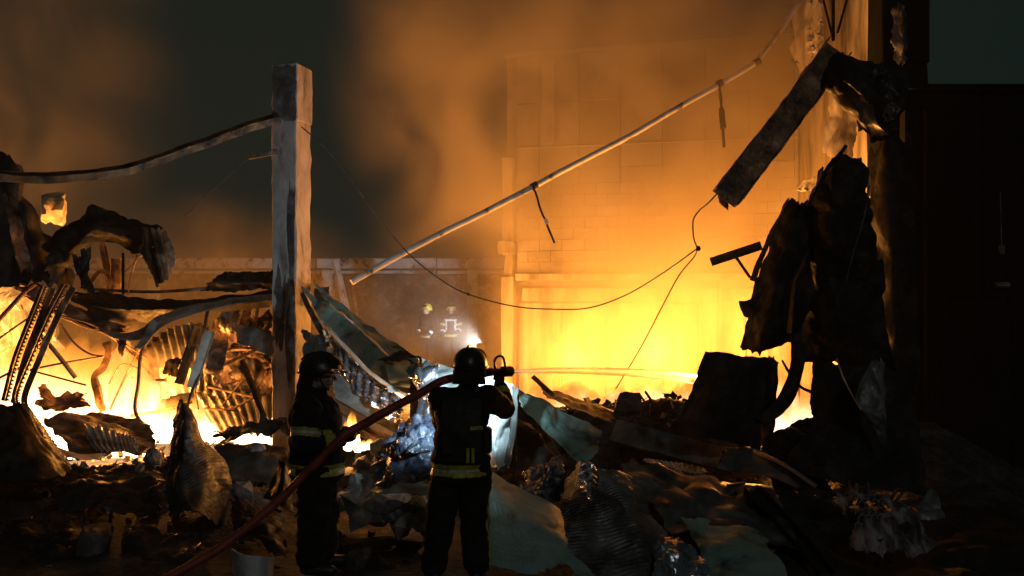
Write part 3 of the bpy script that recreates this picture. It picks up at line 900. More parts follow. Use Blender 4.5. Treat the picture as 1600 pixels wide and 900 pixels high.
# glowing embers among the wreckage
def embers(name, label, n_, box_, seed_):
    r_ = random.Random(seed_)
    V_, F_ = [], []
    for k in range(n_):
        px_, py_, Y_ = r_.uniform(box_[0], box_[1]), r_.uniform(box_[2], box_[3]), r_.uniform(box_[4], box_[5])
        q_ = P(px_, py_, Y_)
        q_.z = max(heap_rough(q_.x, q_.y), 0.0) + 0.02
        a_ = r_.uniform(0.008, 0.028)
        v_, f_ = boxvf(q_, (a_ * 1.6, a_, a_), None, a_ * 0.3)
        k0_ = len(V_)
        V_ += v_
        F_ += [tuple(i + k0_ for i in t) for t in f_]
    m_ = bpy.data.materials.new("ember")
    m_.use_nodes = True
    b_ = m_.node_tree.nodes["Principled BSDF"]
    b_.inputs["Base Color"].default_value = (0.05, 0.02, 0.01, 1)
    b_.inputs["Emission Color"].default_value = (1, 0.3, 0.04, 1)
    b_.inputs["Emission Strength"].default_value = 6
    add(name, (V_, F_), m_, label, None, kind='stuff', smooth=0, local=True)


embers("embers", "small glowing embers on the ground before the left fire", 150, (60, 430, 640, 700, 12.5, 15.0), 9)

# low wreckage in front of the left fire
S("fallen_sheet", "large black sheet mound at the lower left edge", "sheet metal", CHAR,
  [[(-60, 632, 10.6), (0, 628, 10.6), (35, 622, 10.7), (50, 640, 10.9)], [(-60, 690, 10.2), (10, 690, 10.1), (60, 690, 10.3), (85, 690, 10.7)], [(-60, 760, 9.9), (20, 750, 9.8), (90, 745, 10.1), (118, 732, 10.6)]],
  crumple=(0.04, 2), ragged=0.04, nu=40, nv=30)
S("fallen_sheet", "narrow ribbed edge panel running down beside the black sheet mound", "sheet metal", GALV,
  [[(36, 622, 10.95), (52, 640, 11.1)], [(60, 665, 10.85), (84, 685, 11.0)], [(95, 715, 10.7), (118, 732, 10.8)]], corr=(0.008, 16, 'v'), ragged=0.05, nu=10, nv=60)
S("fallen_sheet", "wide curled sheet lying before the left fire with a dark inside", "sheet metal", RUST,
  [[(62, 648, 12.6), (110, 638, 12.9), (170, 642, 13.1), (245, 660, 13.0)], [(90, 680, 12.0), (130, 672, 12.3), (190, 676, 12.5), (250, 690, 12.5)], [(120, 718, 11.7), (150, 712, 11.8), (200, 705, 12.0), (250, 702, 12.2)]],
  crumple=(0.05, 2), ragged=0.06, nu=40, nv=24)
S("fallen_sheet", "small ribbed sheet catching orange light inside the curled sheet", "sheet metal", GALV,
  [[(120, 655, 12.3), (180, 668, 12.4), (210, 680, 12.3)], [(140, 690, 11.9), (185, 692, 12.0), (215, 695, 12.0)], [(150, 702, 11.7), (190, 703, 11.8), (222, 703, 11.9)]], corr=(0.015, 10, 'u'), ragged=0.08, crumple=(0.02, 2), nv=14)
S("fallen_sheet", "pale curved plate on the ground left of the upright ribbed fin", "sheet metal", GALV,
  [[(75, 690, 11.6), (120, 705, 11.6), (168, 708, 11.6)], [(95, 712, 11.3), (130, 718, 11.2), (160, 716, 11.3)]], ragged=0.1, nu=20, nv=10)
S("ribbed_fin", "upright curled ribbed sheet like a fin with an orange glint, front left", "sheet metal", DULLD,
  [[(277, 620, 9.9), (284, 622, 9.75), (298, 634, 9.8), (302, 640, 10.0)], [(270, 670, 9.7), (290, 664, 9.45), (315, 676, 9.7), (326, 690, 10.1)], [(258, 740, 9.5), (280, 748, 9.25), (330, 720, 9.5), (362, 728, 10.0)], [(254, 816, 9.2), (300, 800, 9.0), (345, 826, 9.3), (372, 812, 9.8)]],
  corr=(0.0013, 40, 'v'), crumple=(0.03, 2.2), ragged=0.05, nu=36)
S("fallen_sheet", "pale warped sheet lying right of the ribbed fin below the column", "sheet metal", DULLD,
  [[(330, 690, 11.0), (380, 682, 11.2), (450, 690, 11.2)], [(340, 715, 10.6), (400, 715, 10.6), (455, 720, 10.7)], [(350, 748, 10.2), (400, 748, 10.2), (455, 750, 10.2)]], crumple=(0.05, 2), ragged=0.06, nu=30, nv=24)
S("fallen_sheet", "dark ridge of torn sheet along the foot of the column", "sheet metal", CHAR,
  [[(330, 668, 12.4), (380, 655, 12.4), (440, 640, 12.4), (470, 650, 12.3)], [(330, 690, 11.8), (380, 682, 11.8), (440, 670, 11.8), (475, 690, 11.8)]], crumple=(0.07, 3), ragged=0.12, nu=40, nv=16)
S("fallen_sheet", "black folded corner of sheet with a bright edge, left of the hose firefighter", "sheet metal", CHAR,
  [[(434, 716, 9.4), (446, 722, 9.3), (456, 735, 9.3)], [(420, 755, 9.3), (440, 760, 9.1), (458, 765, 9.2)], [(408, 775, 9.2), (435, 790, 9.0), (460, 800, 9.0)]], crumple=(0.02, 3), ragged=0.03, nu=16, nv=16)
S("fallen_sheet", "long low dark sheet lying flat across the left foreground", "sheet metal", CHAR,
  [[(-60, 745, 12.0), (80, 735, 12.0), (200, 722, 11.7), (262, 735, 11.2)], [(-60, 790, 10.7), (80, 785, 10.6), (190, 775, 10.5), (262, 790, 10.3)]], crumple=(0.05, 1.8), ragged=0.05, nu=50, nv=20)
for lab, m_, rows in [  # more tangled wreckage, added also to cover ground lit by firelight spill
    ("black buckled sheet lying across the lower left corner", CHAR, [[(-60, 815, 9.9), (60, 800, 10.0), (190, 812, 9.8)], [(-60, 850, 9.2), (60, 838, 9.2), (180, 850, 9.1)], [(-60, 920, 8.4), (50, 915, 8.4), (150, 915, 8.4)]]),
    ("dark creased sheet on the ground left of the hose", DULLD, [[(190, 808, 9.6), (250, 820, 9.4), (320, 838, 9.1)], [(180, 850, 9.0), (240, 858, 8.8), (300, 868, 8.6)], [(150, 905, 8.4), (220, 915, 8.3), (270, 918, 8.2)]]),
    ("dark torn sheet heaped between the ribbed fin and the hose firefighter", CHAR, [[(352, 765, 9.8), (395, 772, 9.6), (440, 790, 9.5)], [(356, 805, 9.2), (400, 808, 9.0), (448, 818, 9.0)], [(370, 850, 8.7), (410, 852, 8.6), (455, 860, 8.6)]]),
    ("black crumpled sheet at the bottom between the two near firefighters", CHAR, [[(525, 822, 9.1), (590, 838, 9.0), (660, 828, 9.0)], [(520, 862, 8.7), (590, 872, 8.6), (662, 866, 8.6)], [(515, 925, 8.3), (590, 925, 8.2), (665, 925, 8.2)]]),
    ("long dark sheet fold lying before the left fire below the curled sheet", DULLD, [[(60, 735, 10.9), (150, 722, 11.1), (255, 716, 11.1)], [(70, 765, 10.3), (150, 752, 10.3), (258, 752, 10.4)], [(80, 800, 9.9), (160, 792, 9.9), (255, 800, 9.8)]])]:
    S("fallen_sheet", lab, "sheet metal", m_, rows, crumple=(0.06, 2.6), ragged=0.08, nu=44, nv=30, smooth=0.3)
B("fallen_bar", "long thin bar lying flat in the dark left foreground", "bar", RUST, [(-20, 778, 10.9), (60, 775, 10.9), (135, 772, 10.9)], rect(0.05, 0.03))
B("fallen_bar", "short thin bar on the ground below the long flat bar", "bar", RUST, [(15, 812, 10.0), (50, 808, 10.0)], rect(0.03, 0.02))
add("boulder", rock(P(145, 862, 9.2), (0.30, 0.26, 0.15), 11, 3, 0.3), SOOTC, "rounded dull stone lying on the ground at lower left", "stone", smooth=0.6)
add("boulder", rock(P(558, 893, 8.6), (0.20, 0.18, 0.10), 12, 3, 0.2), SOOTC, "rounded dull stone at the feet between the two near firefighters", "stone", smooth=0.6)
add("rag", sheet(G([[(52, 884, 8.7), (85, 876, 8.8)], [(55, 890, 8.6), (84, 884, 8.6)]]), 14, 8, 0.006, None, (0.03, 6), 0.1, 31), RAG, "small crumpled pinkish rag on the ground at lower left", "rag", smooth=0.8)
S("bent_pail", "pale curved sheet scrap standing at bottom beside the hose", "sheet metal", WHITE,
  [[(360, 856, 8.3), (378, 866, 8.05), (408, 869, 8.05), (430, 870, 8.3)], [(362, 890, 8.3), (380, 895, 8.05), (408, 895, 8.05), (428, 892, 8.3)], [(364, 930, 8.3), (382, 930, 8.05), (408, 930, 8.05), (426, 930, 8.3)]], crumple=(0.008, 4), ragged=0.03, nu=24, nv=18)
for k, (px, py, Y, s) in enumerate([(20, 705, 10.9, .16), (215, 735, 10.8, .1), (240, 715, 11.2, .12), (380, 770, 9.9, .13), (400, 700, 10.9, .1)]):
    add("rubble_chunk", rock(P(px, py, Y), (s, s * 0.8, s * 0.6), 40 + k, 2, 0.4), SOOTC, CH_L[k], "rubble chunk", "sooty rubble chunks at left", smooth=0.22)

# ------------------------------------------------------------------ centre wreckage
folded = empty("folded_panel", P(560, 560, 11.2), "long folded grey green cladding panel sliding down right from the column", "cladding panel")
S("panel_face", None, None, TEAL, [[(468, 444, 12.6), (492, 462, 12.3), (506, 468, 12.2)], [(498, 498, 12.0), (530, 503, 11.7), (548, 502, 11.6)], [(540, 560, 11.2), (580, 560, 10.9), (598, 548, 10.9)], [(585, 615, 10.6), (620, 610, 10.3), (634, 596, 10.3)]],
  parent=folded, crumple=(0.025, 2.2), ragged=0.03, nu=24, nv=50)
S("panel_face", None, None, TEAL, [[(488, 440, 12.65), (506, 468, 12.22)], [(536, 480, 12.1), (548, 502, 11.62)], [(590, 520, 11.5), (598, 548, 10.92)], [(638, 553, 11.0), (636, 594, 10.32)]],
  parent=folded, crumple=(0.02, 2.2), ragged=0.02, nu=16, nv=50)
S("panel_lip", None, None, RUST, [[(470, 445, 12.58), (466, 455, 12.5)], [(498, 500, 11.98), (493, 512, 11.9)], [(540, 562, 11.18), (535, 575, 11.1)], [(585, 617, 10.58), (580, 626, 10.5)]],
  parent=folded, crumple=(0.02, 5), ragged=0.1, nu=8, nv=60)
S("end_cap", None, None, TEAL, [[(604, 563, 10.35), (655, 556, 10.3)], [(606, 590, 10.2), (652, 590, 10.2)], [(612, 606, 10.2), (650, 608, 10.2)]], parent=folded, crumple=(0.02, 3), ragged=0.04, nu=16, nv=12)
S("end_flap", None, None, CHAR, [[(588, 556, 10.5), (630, 545, 10.6), (660, 556, 10.5)], [(594, 566, 10.3), (635, 560, 10.2), (668, 578, 10.3)]], parent=folded, crumple=(0.03, 4), ragged=0.1, nu=24, nv=10)
S("end_lip", None, None, PAINT, [[(604, 602, 10.15), (652, 607, 10.15)], [(606, 612, 10.1), (652, 615, 10.1)]], parent=folded, crumple=(0.004, 5), ragged=0.03, nu=16, nv=6)
S("crossing_sheet", "dark sheet edge standing right of the folded panel end", "sheet metal", CHAR, [[(640, 560, 10.2), (658, 565, 10.2)], [(640, 620, 10.1), (656, 625, 10.1)], [(640, 700, 10.0), (660, 705, 10.0)]], crumple=(0.02, 3), ragged=0.06, nu=10, nv=24)
S("top_sheet", "small grey sheet standing behind the folded panel top", "sheet metal", DULL, [[(490, 448, 13.4), (515, 446, 13.4)], [(490, 480, 13.2), (516, 482, 13.2)]], crumple=(0.02, 3), ragged=0.05)
S("fringe_foil", "fringed foil sheet hanging along the folded panel with gold streaks", "foil sheet", FOIL,
  [[(505, 508, 11.3), (540, 548, 10.9), (580, 590, 10.5), (640, 628, 10.1)], [(512, 530, 11.2), (540, 578, 10.8), (576, 615, 10.4), (630, 650, 10.0)], [(522, 560, 11.15), (545, 600, 10.7), (575, 632, 10.35), (622, 668, 10.0)]],
  corr=(0.028, 11, 'u'), crumple=(0.03, 4), ragged=0.10, nv=24)
B("gilt_edge", "thin bright edge strip running above the fringed foil", "strip", PAINT, [(500, 500, 11.25), (540, 542, 10.8), (582, 585, 10.4), (645, 624, 10.0)], rect(0.02, 0.035), n=20, rough=0.01)
S("twisted_scrap", "twisted rag of insulation caught on the folded panel edge", "scrap", FOAM, [[(502, 508, 11.2), (520, 505, 11.2)], [(505, 520, 11.1), (514, 522, 11.1)], [(506, 536, 11.1), (512, 538, 11.1)]], crumple=(0.05, 8), ragged=0.2, nu=14, nv=18)
S("foil_sheet", "crumpled mirror foil hanging beside the column base", "foil sheet", FOIL, [[(462, 512, 12.0), (505, 520, 11.6)], [(470, 545, 11.8), (512, 556, 11.5)], [(480, 580, 11.7), (520, 590, 11.4)]], crumple=(0.07, 2.6), ragged=0.08, nu=24, nv=24)
S("leaning_cladding", "smooth dark purple panel leaning under the fringed foil", "cladding panel", DULL, [[(522, 575, 10.7), (560, 610, 10.6), (625, 650, 10.3)], [(520, 620, 10.5), (565, 645, 10.4), (640, 690, 10.1)]], crumple=(0.015, 2), ragged=0.03, nu=30, nv=14)
B("gutter", "orange lit gutter channel sloping down right behind the hose", "gutter", GALV, [(520, 626, 10.9), (570, 655, 10.7), (628, 686, 10.5)], chan(0.16, 0.09, 0.012), up=(0, -0.4, 1), n=14, rough=0.01)
B("gutter", "second rusty channel below the orange lit gutter", "gutter", RUST, [(524, 650, 10.8), (570, 676, 10.6), (610, 698, 10.4)], chan(0.12, 0.07, 0.012), up=(0, -0.4, 1), n=14, rough=0.01)
S("foil_sheet", "bright crumpled blue white foil left of the nozzle firefighter", "foil sheet", FOIL,
  [[(632, 562, 9.9), (655, 556, 9.7), (685, 565, 9.6)], [(630, 590, 9.7), (655, 595, 9.4), (690, 600, 9.5)], [(640, 618, 9.7), (662, 628, 9.5), (695, 628, 9.5)], [(650, 650, 9.6), (668, 655, 9.45), (700, 660, 9.5)]], crumple=(0.07, 3), ragged=0.05, nu=36, nv=36)
S("pale_sheet", "pale green sheet corner lit brightly behind the nozzle firefighter", "sheet metal", WHITE,
  [[(658, 558, 10.2), (690, 566, 10.1), (720, 575, 10.0)], [(662, 580, 9.9), (695, 590, 9.8), (722, 596, 9.7)], [(680, 606, 9.7), (705, 612, 9.6), (726, 618, 9.5)]], crumple=(0.03, 2.5), ragged=0.05, nu=24, nv=20)
S("blue_tarp", "crumpled blue plastic sheet heaped between the two near firefighters", "plastic sheet", BLUEP,
  [[(615, 668, 9.6), (645, 645, 9.6), (680, 640, 9.6)], [(600, 688, 9.3), (640, 672, 9.1), (685, 665, 9.2)], [(590, 712, 9.1), (640, 705, 8.9), (690, 700, 9.0)]], crumple=(0.045, 5.5), ragged=0.06, nu=60, nv=50, smooth=0.25)
S("blue_tarp", "pale violet plastic draped below the crumpled blue plastic", "plastic sheet", BLUEP,
  [[(590, 715, 9.2), (640, 705, 9.0), (690, 705, 9.0)], [(575, 760, 9.0), (630, 755, 8.8), (690, 750, 8.8)]], smooth=0.25, crumple=(0.035, 5), ragged=0.08, nu=34, nv=24)
for k, (px, py, Y, s) in enumerate([(545, 745, 9.6, .15), (565, 728, 9.5, .12), (592, 718, 9.5, .10), (600, 735, 9.4, .16), (570, 760, 9.3, .17), (0, 0, 0, 0), (0, 0, 0, 0), (545, 780, 9.2, .14), (590, 795, 9.0, .18), (630, 815, 8.9, .17), (0, 0, 0, 0), (655, 790, 8.9, .12)]):
    if not s:
        continue
    add("rubble_chunk", rock(P(px, py, Y), (s * 1.15, s * 0.8, s * 0.6), 60 + k, 2, 0.45), STONE, CH_C[k], "rubble chunk", "rubble chunks between the firefighters", smooth=0.22)
S("fallen_sheet", "pale bent strip of cladding lying across the chunks left of the nozzle firefighter", "cladding panel", TEAL, [[(585, 740, 9.3), (640, 735, 9.1), (682, 742, 9.0)], [(575, 765, 9.0), (630, 768, 8.85), (680, 772, 8.8)]], crumple=(0.03, 3), ragged=0.08, nu=34, nv=16, smooth=0.3)
S("fallen_sheet", "torn dull foil hanging over the lower chunks between the near firefighters", "foil sheet", DULL, [[(590, 775, 8.95), (640, 785, 8.8), (675, 800, 8.75)], [(570, 810, 8.8), (630, 822, 8.7), (672, 836, 8.65)]], crumple=(0.04, 4), ragged=0.1, nu=34, nv=24, smooth=0.3)
S("fallen_sheet", "grey triangular sheet leaning on the chunks behind the near firefighters", "sheet metal", DULL, [[(530, 770, 9.0), (560, 790, 8.9)], [(540, 800, 8.9), (600, 805, 8.8)], [(545, 835, 8.8), (650, 780, 8.8)]], crumple=(0.02, 3), ragged=0.05, nu=20, nv=20)
B("fallen_bar", "black bar lying low between the two near firefighters", "bar", CHAR, [(535, 855, 8.8), (600, 845, 8.9), (660, 850, 8.9)], rect(0.09, 0.06), n=8, rough=0.01)
add("foam_log", sweep([P(578, 702, 9.5), P(600, 696, 9.5), P(628, 700, 9.5)], circ(0.055, 10), n=10, rough=0.03), FOAM, "short pale roll of insulation lying under the hose", "insulation roll", smooth=0.6)

# right of the nozzle firefighter
S("white_sheet", "bright white hanging sheet lit by the torch before the nozzle firefighter", "sheet metal", WHITE,
  [[(745, 585, 9.3), (775, 580, 9.25), (806, 598, 9.3)], [(745, 630, 9.2), (778, 630, 9.1), (808, 632, 9.25)], [(748, 690, 9.15), (776, 690, 9.05), (803, 690, 9.2)], [(758, 732, 9.1), (780, 734, 9.0), (800, 722, 9.15)]], crumple=(0.05, 2.2), ragged=0.05, nu=36, nv=44)
S("grey_fin", "thin grey fold hanging along the white sheet edge", "sheet metal", DULL, [[(800, 596, 9.25), (808, 604, 9.1)], [(796, 660, 9.15), (803, 665, 9.0)], [(785, 728, 9.1), (792, 732, 8.95)]], crumple=(0.02, 3), ragged=0.06, nu=8, nv=30)
S("teal_sheet", "triangular grey green sheet sloping down right from the white sheet", "cladding panel", TEAL,
  [[(804, 600, 9.6), (850, 622, 9.7), (910, 655, 9.8), (945, 672, 9.8)], [(812, 622, 9.5), (860, 655, 9.5), (905, 685, 9.5), (935, 705, 9.4)], [(818, 632, 9.45), (862, 678, 9.4), (895, 712, 9.3), (912, 725, 9.2)]], crumple=(0.03, 2.4), ragged=0.05, nu=50, nv=24)
S("brown_panel", "orange edged flat panel lying on top of the dark ridge", "roof panel", RUST,
  [[(840, 600, 12.0), (900, 618, 12.2), (965, 640, 12.2)], [(855, 618, 11.4), (905, 640, 11.4), (960, 660, 11.3)]], crumple=(0.02, 3), ragged=0.06, nu=34, nv=14)
B("thin_lath", "thin bare lath poking up left on the dark ridge", "lath", WOOD, [(832, 588, 11.0), (865, 618, 11.0)], rect(0.03, 0.05))
S("grey_slab", "grey slab leaning on the ridge in front of the right hand fire", "slab", SOOTC, [[(968, 614, 12.3), (1000, 614, 12.4)], [(955, 645, 12.0), (1004, 646, 12.1)]], thick=0.08, crumple=(0.02, 3), ragged=0.05, nu=16, nv=12)
S("fallen_sheet", "dark sheet hood over the cavity right of the white sheet", "sheet metal", CHAR, [[(808, 650, 10.4), (850, 660, 10.5), (890, 690, 10.5)], [(806, 700, 10.0), (850, 700, 10.1), (895, 725, 10.2)], [(806, 745, 9.9), (850, 760, 9.9), (890, 770, 9.9)]], crumple=(0.05, 2), ragged=0.05, nu=30, nv=24)
S("fallen_sheet", "black sheet added behind the cavity under the triangular sheet to hide the flames", "sheet metal", CHAR, [[(780, 598, 11.6), (815, 606, 11.7), (868, 625, 11.8)], [(780, 660, 11.4), (818, 665, 11.4), (872, 668, 11.5)], [(780, 730, 11.3), (820, 735, 11.3), (875, 735, 11.4)]], crumple=(0.05, 2), ragged=0.04, nu=24, nv=24)  # added to block the right hand flames showing through the gap
S("plastic_bag", "dark blue plastic bag stuffed in the cavity under the triangular sheet", "plastic bag", BLUEP,
  [[(812, 735, 9.6), (850, 712, 9.5), (888, 705, 9.6)], [(808, 765, 9.4), (850, 752, 9.2), (886, 740, 9.4)], [(815, 790, 9.4), (850, 790, 9.2), (880, 785, 9.4)]], crumple=(0.05, 5), ragged=0.05, nu=46, nv=46, smooth=0.25)

# the big foreground plate with wire netting
S("foreground_plate", "large grey green plate sloping across the foreground right of the nozzle firefighter", "cladding panel", TEAL,
  [[(752, 722, 9.2), (775, 738, 9.2), (870, 790, 9.1), (930, 830, 9.0)], [(745, 790, 8.7), (790, 800, 8.6), (880, 840, 8.5), (940, 870, 8.5)], [(740, 880, 8.2), (790, 890, 8.1), (880, 905, 8.0), (950, 915, 8.0)]], crumple=(0.02, 1.6), ragged=0.03, nu=50, nv=40, holes=(0.28, 2.2))


def netting(grid, nu, nv, r, seed=1):
    rows = G(grid)
    parts = []

    def pt(i, j):
        u, v = i / nu, j / nv
        col = [cr1(q, u) for q in rows]
        p = cr1(col, v)
        return p + noise.noise_vector(p * 7) * 0.02
    for j in range(nv):
        for i in range(nu):
            y0 = j
            a = pt(i + (0.5 if j % 2 else 0), y0 + 0.15)
            b = pt(i + 0.5 + (0.5 if j % 2 else 0), y0 - 0.15)
            c = pt(i + 1 + (0.5 if j % 2 else 0), y0 + 0.15)
            d = pt(i + (0.5 if j % 2 else 0), y0 + 0.85)
            for e in ((a, b), (b, c), (a, d)):
                if (e[0] - e[1]).length > 1e-4:
                    parts.append(sweep([e[0], e[1]], circ(r, 4), up=(0.1, 1, 0.2)))
    return join(*parts)


add("wire_netting", netting([[(752, 775, 8.45), (790, 790, 8.4), (850, 822, 8.35)], [(756, 830, 8.25), (800, 845, 8.2), (850, 850, 8.2)], [(775, 872, 8.1), (815, 880, 8.05), (845, 872, 8.05)]], 9, 7, 0.0028), MESHW,
    "torn hexagonal wire netting on the foreground plate by the nozzle firefighter", "wire netting", smooth=0)
S("ribbed_sheet", "big twisted ribbed sheet with a golden glint in the foreground centre", "corrugated sheet", DULL,
  [[(872, 745, 9.2), (905, 712, 9.0), (945, 722, 9.0), (985, 728, 9.2)], [(866, 790, 8.9), (915, 770, 8.6), (965, 760, 8.7), (1015, 775, 8.9)], [(880, 845, 8.5), (935, 835, 8.3), (1000, 820, 8.4), (1045, 835, 8.6)], [(915, 920, 8.0), (960, 920, 7.9), (1020, 910, 8.0), (1070, 920, 8.1)]],
  corr=(0.0035, 40, 'v'), crumple=(0.06, 1.5), ragged=0.03, nu=40)
S("foil_sheet", "creased foil facet standing in for the golden highlight on the twisted ribbed sheet", "foil sheet", FOIL, [[(905, 722, 8.85), (925, 716, 8.8), (942, 738, 8.8)], [(902, 755, 8.7), (922, 752, 8.6), (935, 760, 8.65)], [(915, 778, 8.6), (922, 782, 8.55), (926, 782, 8.55)]], corr=(0.012, 6, 'v'), crumple=(0.02, 4), ragged=0.05, nu=20, nv=40)  # highlight of the ribbed sheet, built as a shiny added facet
S("fallen_sheet", "broad dark sheet rolling right from the twisted ribbed sheet", "sheet metal", DULL,
  [[(960, 715, 9.7), (1040, 720, 9.9), (1130, 735, 9.9), (1200, 750, 9.7)], [(1010, 770, 9.2), (1080, 770, 9.3), (1160, 780, 9.2), (1230, 790, 9.1)], [(1050, 830, 8.7), (1110, 830, 8.7), (1180, 840, 8.6), (1250, 850, 8.5)]], crumple=(0.07, 1.5), ragged=0.05, nu=50, nv=40)
S("foil_sheet", "wrinkled purple grey foil at the bottom below the dark rolling sheet", "foil sheet", FOIL,
  [[(1015, 835, 8.5), (1055, 828, 8.5), (1100, 850, 8.4)], [(1015, 870, 8.2), (1060, 865, 8.1), (1110, 880, 8.1)], [(1010, 920, 7.9), (1060, 920, 7.8), (1130, 920, 7.9)]], crumple=(0.06, 3.4), ragged=0.08, nu=40, nv=34)
S("fallen_sheet", "grey green sheet lying at the bottom right of the wrinkled foil", "sheet metal", TEAL,
  [[(1060, 800, 8.9), (1120, 805, 8.9), (1190, 820, 8.8)], [(1090, 850, 8.4), (1150, 850, 8.4), (1220, 865, 8.3)], [(1100, 915, 8.0), (1170, 915, 7.9), (1260, 920, 7.9)]], crumple=(0.05, 1.8), ragged=0.06, nu=36, nv=36)
S("ribbed_edge", "narrow ribbed strip with an orange lit edge right of the ribbed sheet", "strip", GALV, [[(1003, 712, 10.2), (1050, 718, 10.2), (1110, 730, 10.1)], [(1010, 720, 10.0), (1055, 730, 10.0), (1108, 742, 9.9)]], corr=(0.005, 14, 'u'), ragged=0.08, nv=8)
B("timber_plank", "grey plank lying on the dark ridge below the right hand fire", "plank", DULL, [(958, 672, 11.0), (1040, 694, 10.8), (1125, 716, 10.6)], rect(0.26, 0.03), up=(0, -0.9, 0.6), n=8)
S("fallen_sheet", "flat dull plate below the metal box on the ridge", "plate", DULL, [[(1130, 694, 10.2), (1190, 700, 10.2), (1262, 745, 9.9)], [(1120, 730, 9.7), (1190, 740, 9.7), (1250, 760, 9.6)]], crumple=(0.02, 2), ragged=0.05, nu=34, nv=16)
B("thin_strip", "thin strip with an orange edge on the dull plate below the metal box", "strip", GALV, [(1178, 704, 10.05), (1225, 726, 9.8), (1275, 760, 9.6)], rect(0.03, 0.03), n=8)
B("fallen_beam", "sloping charred beam in the lower right foreground", "beam", CHAR, [(1172, 770, 9.3), (1225, 825, 8.9), (1290, 905, 8.3)], chan(0.16, 0.08, 0.014), up=(0.3, -1, 0.4), n=10, rough=0.015)
B("thin_lath", "thin lath lying in the lower right foreground left of the charred beam", "lath", WOOD, [(1182, 870, 8.6), (1230, 850, 8.8)], rect(0.03, 0.03))
S("burnt_curtain", "pale burnt sheet draped over wreckage at lower right", "burnt sheet", CLOTH,
  [[(1286, 762, 9.0), (1340, 758, 8.9), (1395, 768, 8.9), (1430, 792, 9.0)], [(1310, 800, 8.7), (1350, 795, 8.5), (1410, 805, 8.5), (1458, 830, 8.7)], [(1322, 872, 8.4), (1370, 872, 8.2), (1425, 868, 8.2), (1475, 850, 8.5)]], corr=(0.006, 6, 'u'), crumple=(0.045, 2.6), ragged=0.09, nu=64, nv=50, holes=(0.34, 2.6))
S("teal_sheet", "small blue grey triangular sheet right of the burnt draped sheet", "cladding panel", DULL, [[(1455, 760, 9.2), (1462, 762, 9.2)], [(1435, 788, 9.0), (1472, 785, 9.0)], [(1430, 812, 8.9), (1482, 810, 8.9)]], crumple=(0.03, 3), ragged=0.05, nu=18, nv=20)
add("wire_netting", netting([[(1340, 775, 8.75), (1375, 772, 8.7)], [(1335, 800, 8.55), (1378, 800, 8.5)], [(1338, 830, 8.4), (1372, 830, 8.4)]], 4, 5, 0.003), MESHW, "scrap of wire netting stuck to the burnt draped sheet", "wire netting", smooth=0)
S("fallen_sheet", "black sheet filling the lower right corner", "sheet metal", CHAR, [[(1400, 790, 9.6), (1500, 780, 9.8), (1640, 770, 9.8)], [(1380, 850, 8.8), (1500, 850, 8.8), (1640, 850, 8.8)], [(1360, 925, 8.0), (1500, 925, 8.0), (1640, 925, 8.0)]], crumple=(0.06, 1.6), ragged=0.04, nu=40, nv=30)
S("fallen_sheet", "black crumpled sheet under the burnt draped sheet", "sheet metal", CHAR, [[(1180, 755, 9.9), (1260, 765, 9.6), (1330, 790, 9.3)], [(1220, 830, 9.0), (1290, 830, 8.9), (1350, 850, 8.8)], [(1250, 920, 8.1), (1310, 920, 8.1), (1400, 920, 8.0)]], crumple=(0.06, 1.6), ragged=0.05, nu=36, nv=36)

# ------------------------------------------------------------------ right hand dark wreck
S("metal_box", "battered dark metal box side standing on the ridge right of the fire", "metal box", CHAR,
  [[(1102, 548, 10.6), (1150, 553, 10.5), (1200, 558, 10.6)], [(1088, 585, 10.5), (1145, 590, 10.35), (1198, 595, 10.5)], [(1062, 640, 10.4), (1130, 645, 10.2), (1192, 650, 10.4)], [(1058, 668, 10.3), (1120, 690, 10.2), (1190, 706, 10.3)]], thick=0.03, crumple=(0.03, 2), ragged=0.025, nu=40, nv=40)
S("metal_box", "end flap of dark metal folded back right of the battered box", "metal flap", CHAR, [[(1198, 556, 10.62), (1222, 566, 11.2)], [(1194, 620, 10.5), (1216, 620, 11.1)], [(1188, 705, 10.3), (1210, 690, 11.0)]], crumple=(0.03, 2), ragged=0.03, nu=14, nv=30)
chb = empty("bent_channel", P(1215, 195, 11.1), "wide dark steel channel hanging diagonally at upper right", "beam")
pa, pb = P(1306, 78, 11.5), P(1130, 312, 10.8)
add("channel", sweep([pa, pa.lerp(pb, 0.45) + Vector((0.03, 0, 0.01)), pb], chan(0.30, 0.13, 0.016), up=(0.15, -1.0, 0.25), n=26, rough=0.02), RUSTO, parent=chb, smooth=0.7)
S("torn_end", None, None, RUST, [[(1120, 300, 10.8), (1136, 318, 10.7)], [(1122, 318, 10.8), (1136, 330, 10.7)]], parent=chb, ragged=0.1, crumple=(0.02, 6), nu=10, nv=8)
S("charred_knot", "crumpled black sheet knot at the top of the hanging channel", "sheet metal", CHAR,
  [[(1292, 60, 11.6), (1325, 72, 11.3), (1365, 92, 11.3), (1425, 105, 11.6)], [(1272, 125, 11.4), (1318, 120, 10.9), (1368, 140, 10.9), (1428, 160, 11.3)], [(1300, 148, 11.4), (1335, 165, 11.0), (1372, 185, 10.9), (1415, 200, 11.2)], [(1335, 195, 11.4), (1350, 222, 11.2), (1372, 230, 11.2), (1398, 222, 11.3)]], crumple=(0.07, 2.2), ragged=0.04, nu=50, nv=40)
S("charred_knot", "grey flap folded down in the middle of the black sheet knot", "sheet metal", DULL, [[(1330, 150, 10.9), (1362, 165, 10.75)], [(1345, 190, 10.85), (1372, 198, 10.75)], [(1362, 218, 10.95), (1390, 215, 10.9)]], crumple=(0.03, 3), ragged=0.06, nu=16, nv=16)
